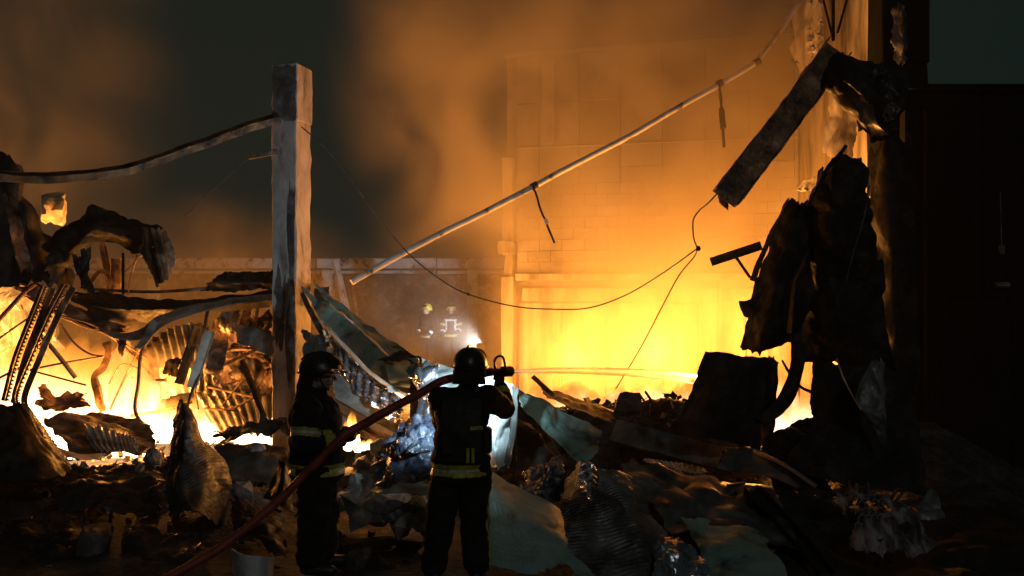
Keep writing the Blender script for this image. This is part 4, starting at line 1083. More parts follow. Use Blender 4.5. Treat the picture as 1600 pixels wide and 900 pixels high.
S("charred_knot", "shiny torn shreds right of the black sheet knot", "sheet metal", DULL, [[(1365, 95, 11.1), (1400, 100, 11.1)], [(1370, 140, 10.95), (1412, 150, 11.0)], [(1390, 200, 10.95), (1405, 180, 11.0)]], crumple=(0.08, 5), ragged=0.2, nu=20, nv=26)
WRECK = [
    ("black bent blade of sheet standing left in the right hand wreck", [[(1226, 304, 11.0), (1252, 308, 10.8), (1284, 300, 10.9)], [(1192, 385, 10.8), (1228, 390, 10.5), (1272, 385, 10.7)], [(1166, 465, 10.7), (1212, 470, 10.4), (1272, 465, 10.6)], [(1150, 545, 10.7), (1190, 556, 10.4), (1258, 535, 10.6)]], 0.05),
    ("black thin flange jutting left low on the bent blade", [[(1168, 465, 10.7), (1185, 455, 10.6)], [(1153, 470, 10.7), (1180, 480, 10.6)], [(1160, 495, 10.7), (1182, 505, 10.6)]], 0.02),
    ("black bulging sheet at the top of the right hand wreck", [[(1284, 262, 11.0), (1305, 235, 10.9), (1350, 236, 10.9)], [(1262, 300, 10.8), (1300, 290, 10.4), (1365, 300, 10.6)], [(1258, 370, 10.7), (1305, 370, 10.3), (1378, 370, 10.5)], [(1258, 430, 10.7), (1310, 440, 10.4), (1380, 440, 10.5)]], 0.06),
    ("black drooping sheet in the middle of the right hand wreck", [[(1250, 395, 10.9), (1300, 390, 10.6), (1385, 400, 10.6)], [(1246, 470, 10.8), (1305, 470, 10.4), (1390, 480, 10.5)], [(1236, 540, 10.8), (1300, 550, 10.5), (1400, 560, 10.5)], [(1250, 566, 10.8), (1300, 575, 10.6), (1405, 600, 10.6)]], 0.06),
    ("black curling tail of sheet looping down over the bright gap", [[(1236, 520, 10.7), (1266, 530, 10.7)], [(1234, 575, 10.6), (1256, 580, 10.6)], [(1216, 618, 10.5), (1244, 620, 10.5)], [(1196, 640, 10.4), (1222, 648, 10.4)], [(1180, 650, 10.3), (1196, 662, 10.3)]], 0.02),
    ("black thin loop of sheet inside the bright gap", [[(1200, 555, 10.9), (1210, 556, 10.9)], [(1206, 600, 10.8), (1216, 600, 10.8)], [(1196, 640, 10.7), (1206, 644, 10.7)]], 0.01),
    ("broad black panel leaning below the right hand wreck", [[(1266, 560, 10.4), (1325, 562, 10.3), (1420, 580, 10.3)], [(1264, 620, 10.2), (1335, 640, 10.0), (1440, 650, 10.1)], [(1262, 662, 10.0), (1330, 690, 9.8), (1450, 720, 9.8)], [(1215, 720, 9.8), (1320, 755, 9.5), (1460, 775, 9.5)]], 0.05),
    ("black low sheet at the foot of the bright gap", [[(1190, 680, 10.5), (1230, 655, 10.5), (1275, 640, 10.6)], [(1185, 712, 10.1), (1235, 705, 10.0), (1285, 720, 10.0)], [(1210, 760, 9.8), (1260, 770, 9.7), (1310, 775, 9.7)]], 0.05),
]
for lab, rows, cr_ in WRECK:
    S("wrecked_sheet", lab, "sheet metal", CHAR, rows, group="black sheets of the right hand wreck", crumple=(cr_ * 1.1, 1.7), ragged=0.03, nu=48, nv=60, smooth=0.35)
for k, (lab, pts, pr) in enumerate([
    ("thin black strip curling off the left edge of the bent blade", [(1232, 312, 10.7), (1215, 345, 10.6), (1192, 395, 10.6), (1176, 440, 10.6)], (0.012, 0.08)),
    ("thin black bar leaning across the top of the right hand wreck", [(1262, 322, 10.5), (1290, 268, 10.5), (1322, 228, 10.5)], (0.03, 0.03)),
    ("bent black flat bar crossing the bright gap low in the wreck", [(1222, 562, 10.8), (1246, 600, 10.7), (1266, 612, 10.6)], (0.012, 0.04)),
    ("black flat bar hanging from the bulging sheet toward the bent blade", [(1262, 395, 10.4), (1240, 450, 10.3), (1234, 520, 10.3)], (0.012, 0.06)),
    ("short black spike of sheet pointing up beside the bulging sheet", [(1284, 262, 10.9), (1276, 300, 10.8), (1262, 352, 10.7)], (0.012, 0.10))]):
    B("torn_strip_of_metal", lab, "metal strip", CHAR, pts, rect(*pr), group="thin torn strips on the right hand wreck", up=(0, 1, 0), n=16, rough=0.02, twist=0.6)
S("hanging_scrap", "grey torn pointed scrap hanging in the dark right hand wreck", "sheet metal", DULL, [[(1362, 560, 9.8), (1382, 556, 9.8)], [(1340, 620, 9.6), (1386, 615, 9.7)], [(1360, 655, 9.6), (1388, 660, 9.6)], [(1382, 700, 9.6), (1389, 704, 9.6)]], crumple=(0.03, 3), ragged=0.05, nu=20, nv=36)
add("thin_wire", sweep([P(1307, 560, 9.9), P(1318, 590, 9.8), P(1332, 618, 9.7), P(1345, 640, 9.6)], circ(0.007, 6)), RAG, "bright thin wire glinting down the broad black panel", "wire", smooth=1.2)
add("thin_wire", sweep([P(1358, 290, 10.3), P(1350, 340, 10.2), P(1335, 390, 10.1), P(1322, 440, 10.1)], circ(0.008, 6)), WIRE, "faint curved wire hanging on the bulging black sheet", "wire", smooth=1.2)
ab = empty("bracket_arm", P(1150, 410, 11.2), "dark angle bar with a short brace jutting left from the right hand wreck", "bracket")
add("arm", sweep([P(1111, 411, 11.3), P(1190, 385, 11.2)], angle(0.07, 0.012), up=(0, -0.6, 1)), RUST, parent=ab, smooth=0)
add("brace", sweep([P(1150, 402, 11.25), P(1172, 434, 11.2)], rect(0.03, 0.03), up=(0, 1, 0)), CHAR, parent=ab, smooth=0)

S("wrecked_sheet", "tall black sheet added in front of the charred pillar to cover the lit building corner", "sheet metal", CHAR,
  [[(1352, 225, 12.4), (1385, 205, 12.1), (1428, 190, 12.3)], [(1362, 380, 12.3), (1395, 380, 12.0), (1436, 380, 12.2)], [(1372, 560, 12.2), (1400, 560, 11.9), (1440, 560, 12.1)], [(1380, 700, 12.0), (1405, 700, 11.8), (1442, 720, 12.0)]],
  group="black sheets of the right hand wreck", crumple=(0.04, 1.6), ragged=0.05, nu=20, nv=80, smooth=0.4)  # added to cover a firelit building edge beside the pillar
# charred pillar and the dark building on the right
pil = empty("charred_pillar", P(1400, 450, 14.4) * 1.0 - Vector((0, 0, 2.3)), "tall black charred pillar right of the side wall", "pillar")
for i in range(5):
    add("pillar_casing", bevbox((5.42 + 0.01 * (i % 2), 14.4, 0.9 + i * 1.8), (0.66, 0.6, 1.79), None, 0.02, 0.03, i), DARKW, parent=pil)
add("torn_wrap", sheet(G([[(1388, 5, 13.9), (1410, 0, 13.8), (1424, 10, 13.9)], [(1390, 60, 13.9), (1412, 60, 13.75), (1420, 70, 13.9)], [(1395, 100, 13.9), (1410, 105, 13.8), (1418, 100, 13.9)]]), 20, 30, 0.006, None, (0.04, 4), 0.15, 77), DULL, parent=pil)
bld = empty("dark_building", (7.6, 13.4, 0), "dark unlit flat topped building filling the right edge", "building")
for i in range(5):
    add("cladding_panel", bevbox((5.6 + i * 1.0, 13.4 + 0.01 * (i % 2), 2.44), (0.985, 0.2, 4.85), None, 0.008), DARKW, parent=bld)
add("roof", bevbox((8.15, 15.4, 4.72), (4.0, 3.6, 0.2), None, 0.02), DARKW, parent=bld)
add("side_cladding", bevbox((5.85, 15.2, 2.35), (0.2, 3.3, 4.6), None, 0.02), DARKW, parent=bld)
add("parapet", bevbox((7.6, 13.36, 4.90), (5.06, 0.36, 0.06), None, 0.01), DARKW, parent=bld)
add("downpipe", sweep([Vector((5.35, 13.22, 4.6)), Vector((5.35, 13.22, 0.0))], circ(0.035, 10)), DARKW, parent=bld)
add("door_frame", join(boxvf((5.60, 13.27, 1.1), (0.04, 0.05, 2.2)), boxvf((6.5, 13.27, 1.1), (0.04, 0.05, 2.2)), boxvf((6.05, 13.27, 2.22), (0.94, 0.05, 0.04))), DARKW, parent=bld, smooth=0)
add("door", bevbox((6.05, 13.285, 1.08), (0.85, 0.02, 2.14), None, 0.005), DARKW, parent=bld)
dw = P(1565, 445, 13.2)
add("wall_lamp", bevbox(dw, (0.18, 0.16, 0.07), None, 0.02), DULL, parent=bld)
add("cable_drop", sweep([P(1563, 300, 13.25), P(1565, 385, 13.25)], circ(0.008, 6)), DULL, parent=bld)
add("junction_box", bevbox(P(1565, 390, 13.22), (0.07, 0.06, 0.12), None, 0.01), DULL, parent=bld)
add("junction_box", bevbox(P(1414, 342, 13.2), (0.2, 0.12, 0.2), None, 0.02), DULL, parent=bld)

# ------------------------------------------------------------------ pipe, cables
pipe = empty("long_pipe", P(835, 292, 16.0), "long thin pipe rising diagonally across the scene to upper right", "pipe")
path = [P(549, 441, 14.6), P(700, 358, 15.2), P(835, 292, 15.8), P(1000, 202, 16.6), P(1178, 101, 17.4), P(1188, 90, 17.45), P(1210, 62, 17.6), P(1262, -15, 17.8)]
fine = []
for a, b in zip(path[:-1], path[1:]):
    for k in range(5):
        q = a.lerp(b, k / 5)
        fine.append(q + Vector((0, 0, 0.03 * nz(q.x * 0.8))))
fine.append(path[-1])
add("pipe_tube", sweep(fine, circ(0.045, 12), smooth=False), PAINT, parent=pipe, smooth=0.8)
for pts, wd in (([(833, 290, 15.75), (848, 335, 15.7), (866, 380, 15.7)], 0.09), ([(1124, 134, 17.1), (1128, 180, 17.1), (1131, 230, 17.1)], 0.1)):
    st = add("hanger_strap", sweep([P(*q) for q in pts], rect(0.03, wd), up=(0, 1, 0.1), n=14, rough=0.012), CHAR, parent=pipe, smooth=0.6)
add("hanger_wrap", sweep([P(1127, 168, 17.05), P(1129, 200, 17.05)], rect(0.07, 0.15), up=(0, 1, 0.1), n=8, rough=0.03), CHAR, parent=pipe, smooth=0.6)
add("hanger_band", sweep([P(852, 342, 15.65), P(855, 350, 15.65)], rect(0.05, 0.12), up=(0, 1, 0.1)), PAINT, parent=pipe, smooth=0)
for q in (P(835, 291, 15.8), P(1124, 131, 17.15), P(1183, 97, 17.42)):
    add("pipe_clamp", sweep([q - Vector((0.05, 0, 0.026)), q + Vector((0.05, 0, 0.026))], circ(0.062, 12)), RUST, parent=pipe, smooth=0.8)
add("overhead_cable", sweep([P(471, 198, 12.85), P(505, 228, 12.9), P(545, 275, 13), P(590, 340, 13), P(640, 398, 12.9), P(690, 438, 12.8), P(732, 460, 12.6), P(800, 478, 12.4), P(860, 483, 12.2), P(920, 481, 12.0), P(980, 460, 11.8), P(1040, 424, 11.6), P(1090, 388, 11.4)], circ(0.009, 6), n=70), WIRE,
    "long sagging cable from the white column to the knot near the channel", "cable", smooth=1.2)
add("hanging_wire", sweep([P(1090, 388, 11.4), P(1084, 372, 11.35), P(1083, 345, 11.3), P(1092, 330, 11.2), P(1106, 318, 11.0), P(1121, 302, 10.85)], circ(0.009, 6), n=30), WIRE, "kinked wire tying the hanging channel down to the cable knot", "wire", smooth=1.2)
add("hanging_wire", sweep([P(1090, 388, 11.4), P(1084, 402, 11.5), P(1060, 432, 11.8), P(1030, 488, 12.2), P(1000, 545, 12.6), P(962, 608, 13.0)], circ(0.008, 6), n=40), WIRE, "slack wire falling from the cable knot to the dark ridge", "wire", smooth=1.2)
add("cable_knot", rock(P(1091, 388, 11.38), (0.03, 0.03, 0.03), 5, 2, 0.4), CHAR, "small dark knot where the cables meet before the block wall", "knot", smooth=0.6)
add("cable_joint", rock(P(732, 460, 12.6), (0.04, 0.02, 0.02), 6, 2, 0.4), CHAR, "small dark joint on the sagging cable above the distant firefighters", "cable joint", smooth=0.6)
add("thin_wire", sweep([P(980, 355, 18.5), P(1030, 310, 18.6), P(1075, 262, 18.8)], circ(0.006, 6)), PAINT, "faint pale wire slanting in front of the block wall", "wire", smooth=1.2)


# ------------------------------------------------------------------ flames
def tongue(base, h, r, lean, seed, n=12, m=10):
    V, F, H = [], [], []
    for k in range(n + 1):
        t = k / n
        rad = r * (0.55 + 0.9 * t) * (1 - t) ** 0.75 * (1.15 if t < 0.4 else 1.0) + 0.004
        c = base + Vector((lean.x * t * t * h + 0.12 * h * nz(t * 2.2 + seed, seed), lean.y * t * t * h + 0.1 * h * nz(seed, t * 2 + seed), h * t - 0.05))
        for i in range(m):
            a = 2 * math.pi * i / m
            rr_ = rad * (1 + 0.5 * nz(math.cos(a) * 1.2 + seed * 3, math.sin(a) * 1.2, t * 3 + seed))
            V.append(c + Vector((math.cos(a) * rr_, math.sin(a) * rr_ * 0.8, 0)))
            H.append(1 - t)
    for k in range(n):
        for i in range(m):
            j = (i + 1) % m
            F.append((k * m + i, k * m + j, (k + 1) * m + j, (k + 1) * m + i))
    return V, F, H


def flames(name, label, spots, lean, mat=None):
    V, F, H = [], [], []
    for k, (x, y, zz, h, r) in enumerate(spots):
        v, f, hh = tongue(Vector((x, y, zz)), h, r, lean, k * 1.7 + len(name))
        k0 = len(V)
        V += v
        H += hh
        F += [tuple(i + k0 for i in t) for t in f]
    me = bpy.data.meshes.new(name)
    me.from_pydata(V, [], F)
    at = me.attributes.new("burn", 'FLOAT', 'POINT')
    at.data.foreach_set("value", H)
    me.materials.append(mat or FLAME)
    me.shade_smooth()
    o = bpy.data.objects.new(name, me)
    COL.objects.link(o)
    return tag(o, label, None, kind='stuff')


rf = random.Random(21)
sp = []
for k in range(130):
    px = rf.choice([rf.uniform(-40, 270), rf.uniform(-40, 270), rf.uniform(270, 430)])
    Y = rf.uniform(14.3, 17.2) if px < 205 else rf.uniform(15.4, 17.2)
    q = P(px, 450, Y)
    big = 1.0 if px < 230 else 0.42
    sp.append((q.x, Y, 0.0, rf.uniform(0.5, 1.9) * big, rf.uniform(0.2, 0.5) * (0.6 + 0.4 * big)))
for k in range(60):
    px = rf.uniform(60, 235)
    Y = rf.uniform(14.2, 16.4)
    sp.append((P(px, 450, Y).x, Y, 0.0, rf.uniform(0.7, 1.7), rf.uniform(0.22, 0.5)))
flames("flames", "white hot flames filling the wreckage left of the column", sp, Vector((0.25, 0, 0)))
sp = []
for k in range(70):
    x = rf.uniform(0.4, 5.0)
    Y = rf.uniform(17.0, 19.3)
    sp.append((x, Y, 0.0, rf.uniform(0.35, 0.8) * (1.4 if x > 3.6 else 1), rf.uniform(0.15, 0.4)))
for k in range(16):
    sp.append((rf.uniform(2.3, 4.9), rf.uniform(15.4, 16.8), 0.0, rf.uniform(0.6, 1.3), rf.uniform(0.18, 0.4)))
flames("flames", "yellow flames burning behind the dark ridge below the block wall", sp, Vector((0.1, 0, 0)), FLAME_R)
sp = [(rf.uniform(-2.9, -0.9), rf.uniform(20.4, 21.8), 0.0, rf.uniform(0.3, 0.6), rf.uniform(0.12, 0.3)) for k in range(22)]
flames("flames", "assumed low flames burning left of the block wall behind the folded panel", sp, Vector((0.1, 0, 0)))
sp = [(P(px, 700, 9.85).x, 9.85 + rf.uniform(-.1, .1), P(px, 696, 9.85).z, rf.uniform(0.18, 0.28) * (1.4 if px < 560 else 0.5), rf.uniform(0.035, 0.06)) for px in (535, 542, 548, 554, 560, 566, 574, 584, 596)]
flames("flames", "small bright fire under the gutter between the two near firefighters", sp, Vector((0.1, 0, 0)), FLAME_S)


# ------------------------------------------------------------------ people
def sph(bm, c, r, rot=None, seg=14):
    if not isinstance(r, (tuple, list)):
        r = (r, r, r)
    ret = bmesh.ops.create_uvsphere(bm, u_segments=seg, v_segments=max(6, seg // 2), radius=1.0)
    for v in ret['verts']:
        q = Vector((v.co.x * r[0], v.co.y * r[1], v.co.z * r[2]))
        if rot is not None:
            q = rot @ q
        v.co = q + Vector(c)


def cap(bm, a, b, ra, rb, seg=12, flat=1.0):
    a, b = Vector(a), Vector(b)
    sph(bm, a, ra, seg=seg)
    sph(bm, b, rb, seg=seg)
    d = b - a
    if d.length < 1e-5:
        return
    q = d.to_track_quat('Z', 'Y')
    ra_, rb_ = [], []
    for i in range(seg):
        t = 2 * math.pi * i / seg
        e = Vector((math.cos(t), math.sin(t), 0))
        ra_.append(bm.verts.new(a + q @ (e * ra)))
        rb_.append(bm.verts.new(b + q @ (e * rb)))
    for i in range(seg):
        j = (i + 1) % seg
        bm.faces.new((ra_[i], ra_[j], rb_[j], rb_[i]))
    bm.faces.new(ra_[::-1])
    bm.faces.new(rb_)


def chain(bm, pts, rs, seg=12):
    for k in range(len(pts) - 1):
        cap(bm, pts[k], pts[k + 1], rs[k], rs[k + 1], seg)


def fuse(bm, voxel, it=4, wrinkle=None):
    me = bpy.data.meshes.new("tmp")
    bm.to_mesh(me)
    bm.free()
    o = bpy.data.objects.new("tmp", me)
    COL.objects.link(o)
    m = o.modifiers.new("r", 'REMESH')
    m.mode = 'VOXEL'
    m.voxel_size = voxel
    if it:
        s = o.modifiers.new("s", 'SMOOTH')
        s.factor = 0.5
        s.iterations = it
    dg = bpy.context.evaluated_depsgraph_get()
    out = bpy.data.meshes.new_from_object(o.evaluated_get(dg))
    bpy.data.objects.remove(o)
    bpy.data.meshes.remove(me)
    if wrinkle:
        a, f = wrinkle
        nn = [v.normal.copy() for v in out.vertices]
        for v, n_ in zip(out.vertices, nn):
            q = Vector((v.co.x * f, v.co.y * f, v.co.z * f * 1.6))
            v.co += n_ * (a * ((1 - 2.4 * abs(noise.noise(q))) + 0.5 * noise.noise(q * 2.3)))
    out.materials.clear()
    return out


def hand(bm, wrist, d, n, side_sign, curl=0.9, k=1.0):
    """palm, four unequal bent fingers and a thumb from the side of the palm"""
    wrist, d, n = Vector(wrist), Vector(d).normalized(), Vector(n).normalized()
    n = (n - d * n.dot(d)).normalized()
    s = d.cross(n) * side_sign
    for i in range(4):
        cap(bm, wrist + d * 0.01 + s * (i - 1.5) * 0.014 * k, wrist + d * 0.085 * k + s * (i - 1.5) * 0.021 * k, 0.019 * k, 0.0135 * k, 8)
    ln = [0.9, 1.0, 0.95, 0.75]
    for i in range(4):
        p = wrist + d * 0.088 * k + s * (i - 1.5) * 0.0215 * k
        ang_ = 0.25
        pts = [p]
        for L, bend in ((0.043, 0.75), (0.027, 0.95), (0.021, 0.6)):
            ang_ += bend * curl * (1 + 0.06 * i)
            p = p + (d * math.cos(ang_) + n * math.sin(ang_)) * L * ln[i] * k
            pts.append(p)
        chain(bm, pts, [0.0105 * k, 0.0098 * k, 0.009 * k, 0.008 * k], 8)
    p = wrist + d * 0.025 * k - s * 0.03 * k
    t1 = p + (d * 0.55 - s * 0.6 + n * 0.45).normalized() * 0.042 * k
    t2 = t1 + (d * 0.7 - s * 0.05 + n * 0.75).normalized() * 0.032 * k
    t3 = t2 + (d * 0.45 + s * 0.35 + n * 0.8).normalized() * 0.024 * k
    chain(bm, [p, t1, t2, t3], [0.016 * k, 0.0125 * k, 0.011 * k, 0.009 * k], 8)


def band(src, name, mat, pred, parent, off=0.004):
    """a strip of reflective tape: the cloth faces under it, lifted off the cloth"""
    me = src.data
    idx = {}
    V, F = [], []
    for p in me.polygons:
        if pred(p.center):
            f = []
            for vi in p.vertices:
                if vi not in idx:
                    idx[vi] = len(V)
                    v = me.vertices[vi]
                    V.append(v.co + v.normal * off)
                f.append(idx[vi])
            F.append(tuple(f))
    if not F:
        return None
    n0 = len(V)
    inner = {idx[vi]: me.vertices[vi].co - me.vertices[vi].normal * 0.002 for vi in idx}
    ed = {}
    for f in F:
        for k in range(len(f)):
            ed[(f[k], f[(k + 1) % len(f)])] = 1
    V2 = V + [inner[i] for i in range(n0)]
    F2 = F + [(b, a, a + n0, b + n0) for (a, b) in ed if (b, a) not in ed]
    return add(name, (V2, F2), mat, parent=parent, local=True, smooth=0.9)


def head_rot(yaw, pitch=0.0):
    return Matrix.Rotation(yaw, 3, 'Z') @ Matrix.Rotation(pitch, 3, 'X')


def person(loc, rz, label, group, J, helmet_mat, voxel=0.009, detail=True, vest=False, sleeve=GEAR, visor_up=True):
    """J: joints in the person's own axes (x right, y forward, z up)"""
    root = empty("person", loc, label, "person", group, rz)
    H = Vector(J['head'])
    rot = head_rot(J.get('yaw', 0.0), J.get('pitch', 0.0))

    def h(x, y, z_):
        return H + rot @ Vector((x, y, z_))
    bm = bmesh.new()
    # skull, jaw, face
    sph(bm, h(0, -0.012, 0.03), (0.076, 0.096, 0.095), rot, 20)
    sph(bm, h(0, 0.018, -0.035), (0.064, 0.076, 0.085), rot, 20)
    sph(bm, h(0, 0.062, -0.098), (0.026, 0.022, 0.020), rot)        # chin
    cap(bm, h(-0.045, 0.0, -0.075), h(-0.012, 0.058, -0.098), 0.024, 0.019, 8)
    cap(bm, h(0.045, 0.0, -0.075), h(0.012, 0.058, -0.098), 0.024, 0.019, 8)
    cap(bm, h(0, 0.088, 0.008), h(0, 0.108, -0.034), 0.009, 0.0145, 8)  # nose
    sph(bm, h(-0.013, 0.095, -0.038), 0.0095)
    sph(bm, h(0.013, 0.095, -0.038), 0.0095)
    cap(bm, h(-0.035, 0.078, 0.018), h(0.035, 0.078, 0.018), 0.014, 0.014, 8)  # brow
    cap(bm, h(-0.016, 0.088, -0.062), h(0.016, 0.088, -0.062), 0.0085, 0.0085, 8)
    cap(bm, h(-0.014, 0.086, -0.073), h(0.014, 0.086, -0.073), 0.009, 0.009, 8)
    for s_ in (-1, 1):
        sph(bm, h(s_ * 0.045, 0.06, -0.028), (0.02, 0.022, 0.02), rot)
        sph(bm, h(s_ * 0.076, -0.008, -0.015), (0.010, 0.02, 0.032), rot)
    cap(bm, h(0, -0.02, -0.07), J['neck'], 0.055, 0.062)
    chest, pelvis = Vector(J['chest']), Vector(J['pelvis'])
    cap(bm, J['neck'], chest, 0.07, 0.12)
    cap(bm, chest, pelvis, 0.12, 0.12)
    for s_ in 'LR':
        chain(bm, [chest + (Vector(J['sh' + s_]) - chest) * 0.4 + Vector((0, 0, 0.06)), J['sh' + s_], J['el' + s_], J['wr' + s_]], [0.07, 0.055, 0.042, 0.03])
        chain(bm, [pelvis, J['hip' + s_], J['kn' + s_], J['an' + s_]], [0.1, 0.085, 0.055, 0.04])
        hd = J['hand' + s_]
        hand(bm, J['wr' + s_], hd[0], hd[1], hd[2], hd[3])
    me = fuse(bm, voxel * (0.62 if detail else 1.0), 3)
    me.materials.append(SKIN)
    me.materials.append(GLOVE)
    wl_, wr_ = Vector(J['wrL']), Vector(J['wrR'])
    for p in me.polygons:
        if min((p.center - wl_).length, (p.center - wr_).length) < 0.2 and (p.center - H).length > 0.16:
            p.material_index = 1
    body = add("body", me, None, parent=root, smooth=1.2)
    for s_ in (-1, 1):
        b2 = bmesh.new()
        sph(b2, h(s_ * 0.031, 0.079, 0.0), 0.0115, seg=10)
        add("eye", bm_vf(b2), EYE, parent=body, local=True, smooth=1.5)
    # jacket
    bm = bmesh.new()
    shL, shR = Vector(J['shL']), Vector(J['shR'])
    up_ = (Vector(J['neck']) - chest).normalized()
    xr = Matrix.Identity(3)
    sph(bm, chest + Vector((0, 0, 0.02)), (0.215, 0.195, 0.215), xr, 20)
    sph(bm, chest.lerp(pelvis, 0.55), (0.215, 0.20, 0.20), xr, 20)
    sph(bm, pelvis + Vector((0, 0, 0.02)), (0.225, 0.208, 0.16), xr, 20)
    sph(bm, pelvis + Vector((0, 0, -0.10)), (0.23, 0.20, 0.10), xr, 20)
    cap(bm, shL.lerp(shR, 0.15), shL.lerp(shR, 0.85), 0.085, 0.085, 16)
    cap(bm, chest + up_ * 0.1, Vector(J['neck']) + up_ * 0.015, 0.12, 0.082, 16)
    for s_ in 'LR':
        e, wv = Vector(J['el' + s_]), Vector(J['wr' + s_])
        chain(bm, [J['sh' + s_], Vector(J['sh' + s_]).lerp(e, 0.5), e, e.lerp(wv, 0.9)], [0.102, 0.092, 0.080, 0.062], 16)
    zcut = pelvis.z - 0.16
    me = fuse(bm, voxel, 4, (0.006, 9) if detail else None)
    me.materials.append(GEAR)
    me.materials.append(sleeve)
    if sleeve is not GEAR:
        for p in me.polygons:
            c = p.center
            for s_ in 'LR':
                a_, b_ = Vector(J['sh' + s_]), Vector(J['el' + s_])
                t = (c - a_).dot((b_ - a_)) / (b_ - a_).length_squared
                if t > -0.05 and abs(c.x - a_.x) < 0.25 and (c - a_.lerp(b_, min(max(t, 0), 1))).length < 0.12 and t < 0.95:
                    p.material_index = 1
    jacket = add("jacket", me, None, parent=root, smooth=1.2)
    hem = pelvis.z - 0.02
    band(jacket, "reflective_band", BANDY, lambda c: abs(c.z - (hem - 0.03)) < 0.045, jacket)
    band(jacket, "silver_stripe", BANDS, lambda c: abs(c.z - (hem - 0.03)) < 0.010, jacket, 0.007)
    for s_ in 'LR':
        a_, e, wv = Vector(J['sh' + s_]), Vector(J['el' + s_]), Vector(J['wr' + s_])

        def on(p0, p1, t0, t1, rad):
            d_ = p1 - p0
            return lambda c: t0 < (c - p0).dot(d_) / d_.length_squared < t1 and (c - (p0 + d_ * ((c - p0).dot(d_) / d_.length_squared))).length < rad
        if J.get('armband', True):
            band(jacket, "reflective_band", BANDY, on(a_, e, 0.55, 0.78, 0.12), jacket)
            band(jacket, "silver_stripe", BANDS, on(a_, e, 0.63, 0.70, 0.12), jacket, 0.007)
        band(jacket, "reflective_band", BANDS if J.get("bandmat") else BANDY, on(e, wv, 0.55, 0.82, 0.10), jacket)
    if J.get('chestband'):
        z1 = J['chestband']
        band(jacket, "reflective_band", BANDS, lambda c: abs(c.z - z1) < 0.03 and abs(c.x) < 0.17, jacket)
        band(jacket, "reflective_band", BANDS, lambda c: abs(abs(c.x) - 0.13) < 0.022 and c.z < z1 and c.z > z1 - 0.28 and c.y > 0, jacket, 0.005)
    # trousers
    bm = bmesh.new()
    sph(bm, pelvis + Vector((0, 0, -0.06)), (0.18, 0.14, 0.15), xr, 18)
    for s_ in 'LR':
        k_, an = Vector(J['kn' + s_]), Vector(J['an' + s_])
        chain(bm, [Vector(J['hip' + s_]), k_, k_.lerp(an, 0.5), an + Vector((0, 0, 0.06))], [0.132, 0.112, 0.104, 0.098], 16)
    me = fuse(bm, voxel, 4, (0.012, 6) if detail else None)
    tr = add("trousers", me, GEAR, parent=root, smooth=1.2)
    me.materials.clear()
    me.materials.append(GEAR)
    for s_ in ('LR' if J.get('legbands') else ''):
        an = Vector(J['an' + s_])
        band(tr, "reflective_band", BANDY, lambda c: abs(c.z - 0.30) < 0.035 and abs(c.x - an.x) < 0.13, tr)
    if vest:
        kR = Vector(J['knR'])
        band(tr, "side_stripe", BANDY, lambda c: c.x > kR.x + 0.03 and abs(c.y - (kR.y - 0.05)) < 0.014 and c.z < 0.72, tr)
    # boots
    for s_ in 'LR':
        an = Vector(J['an' + s_])
        fd = Vector(J.get('toe' + s_, (0, 1, 0))).normalized()
        bm = bmesh.new()
        cap(bm, an + Vector((0, 0, 0.16)), an, 0.062, 0.056)
        cap(bm, an + Vector((0, 0, -0.03)) - fd * 0.03, an + fd * 0.15 + Vector((0, 0, -0.045)), 0.05, 0.045)
        me = fuse(bm, 0.012, 2)
        for v in me.vertices:
            v.co.z = max(v.co.z, 0.0)
        add("boot", me, BOOT, parent=root, smooth=1.2)
    # helmet
    bm = bmesh.new()
    bmesh.ops.create_uvsphere(bm, u_segments=28, v_segments=18, radius=1.0)
    lowz = -0.42
    for v in list(bm.verts):
        if v.co.z < lowz - 0.12:
            bm.verts.remove(v)
    for v in bm.verts:
        q = v.co.copy()
        q.z = max(q.z, lowz)
        fl = 1.0 + max(0, 0.1 - q.z) * 0.16
        zz = q.z * 0.128
        if q.y > 0.3 and q.z < 0.05:
            zz = max(zz, 0.012)
        v.co = h(q.x * 0.130 * fl, q.y * 0.152 * fl - 0.012, zz + 0.045)
    bmesh.ops.solidify(bm, geom=bm.faces[:], thickness=0.006)
    hm = add("helmet", bm_vf(bm), helmet_mat, parent=root, local=True, smooth=0.9)
    pts = [h(0.128 * math.sin(t), 0.152 * math.cos(t) - 0.012 + 0.05 * max(0.0, math.cos(t)) ** 2, 0.045 - 0.045 * (0.25 + 0.75 * (1 - math.cos(t)) / 2)) for t in [2 * math.pi * k / 36 for k in range(37)]]
    add("brim", sweep(pts, rect(0.034, 0.008), smooth=False, up=rot @ Vector((0, 0, 1))), helmet_mat, parent=hm, local=True, smooth=0.9)
    rid = [h(0, 0.150 * math.cos(t) - 0.012, 0.048 + 0.130 * math.sin(t)) for t in [R(25) + R(130) * k / 14 for k in range(15)]]
    add("comb", sweep(rid, rect(0.022, 0.020), smooth=False, up=rot @ Vector((1, 0, 0))), helmet_mat, parent=hm, local=True, smooth=0.9)
    # visor pushed up over the front
    vr = []
    for a0 in (R(18), R(38), R(58)):
        vr.append([h(0.138 * math.sin(b) * math.cos(a0) * 1.02, 0.166 * math.cos(b) * math.cos(a0) - 0.008, 0.052 + 0.128 * math.sin(a0)) for b in [R(-62) + R(124) * k / 6 for k in range(7)]])
    add("visor", sheet(vr, 20, 8, 0.004, None, None, 0, 1), VISOR, parent=hm, local=True, smooth=0.9)
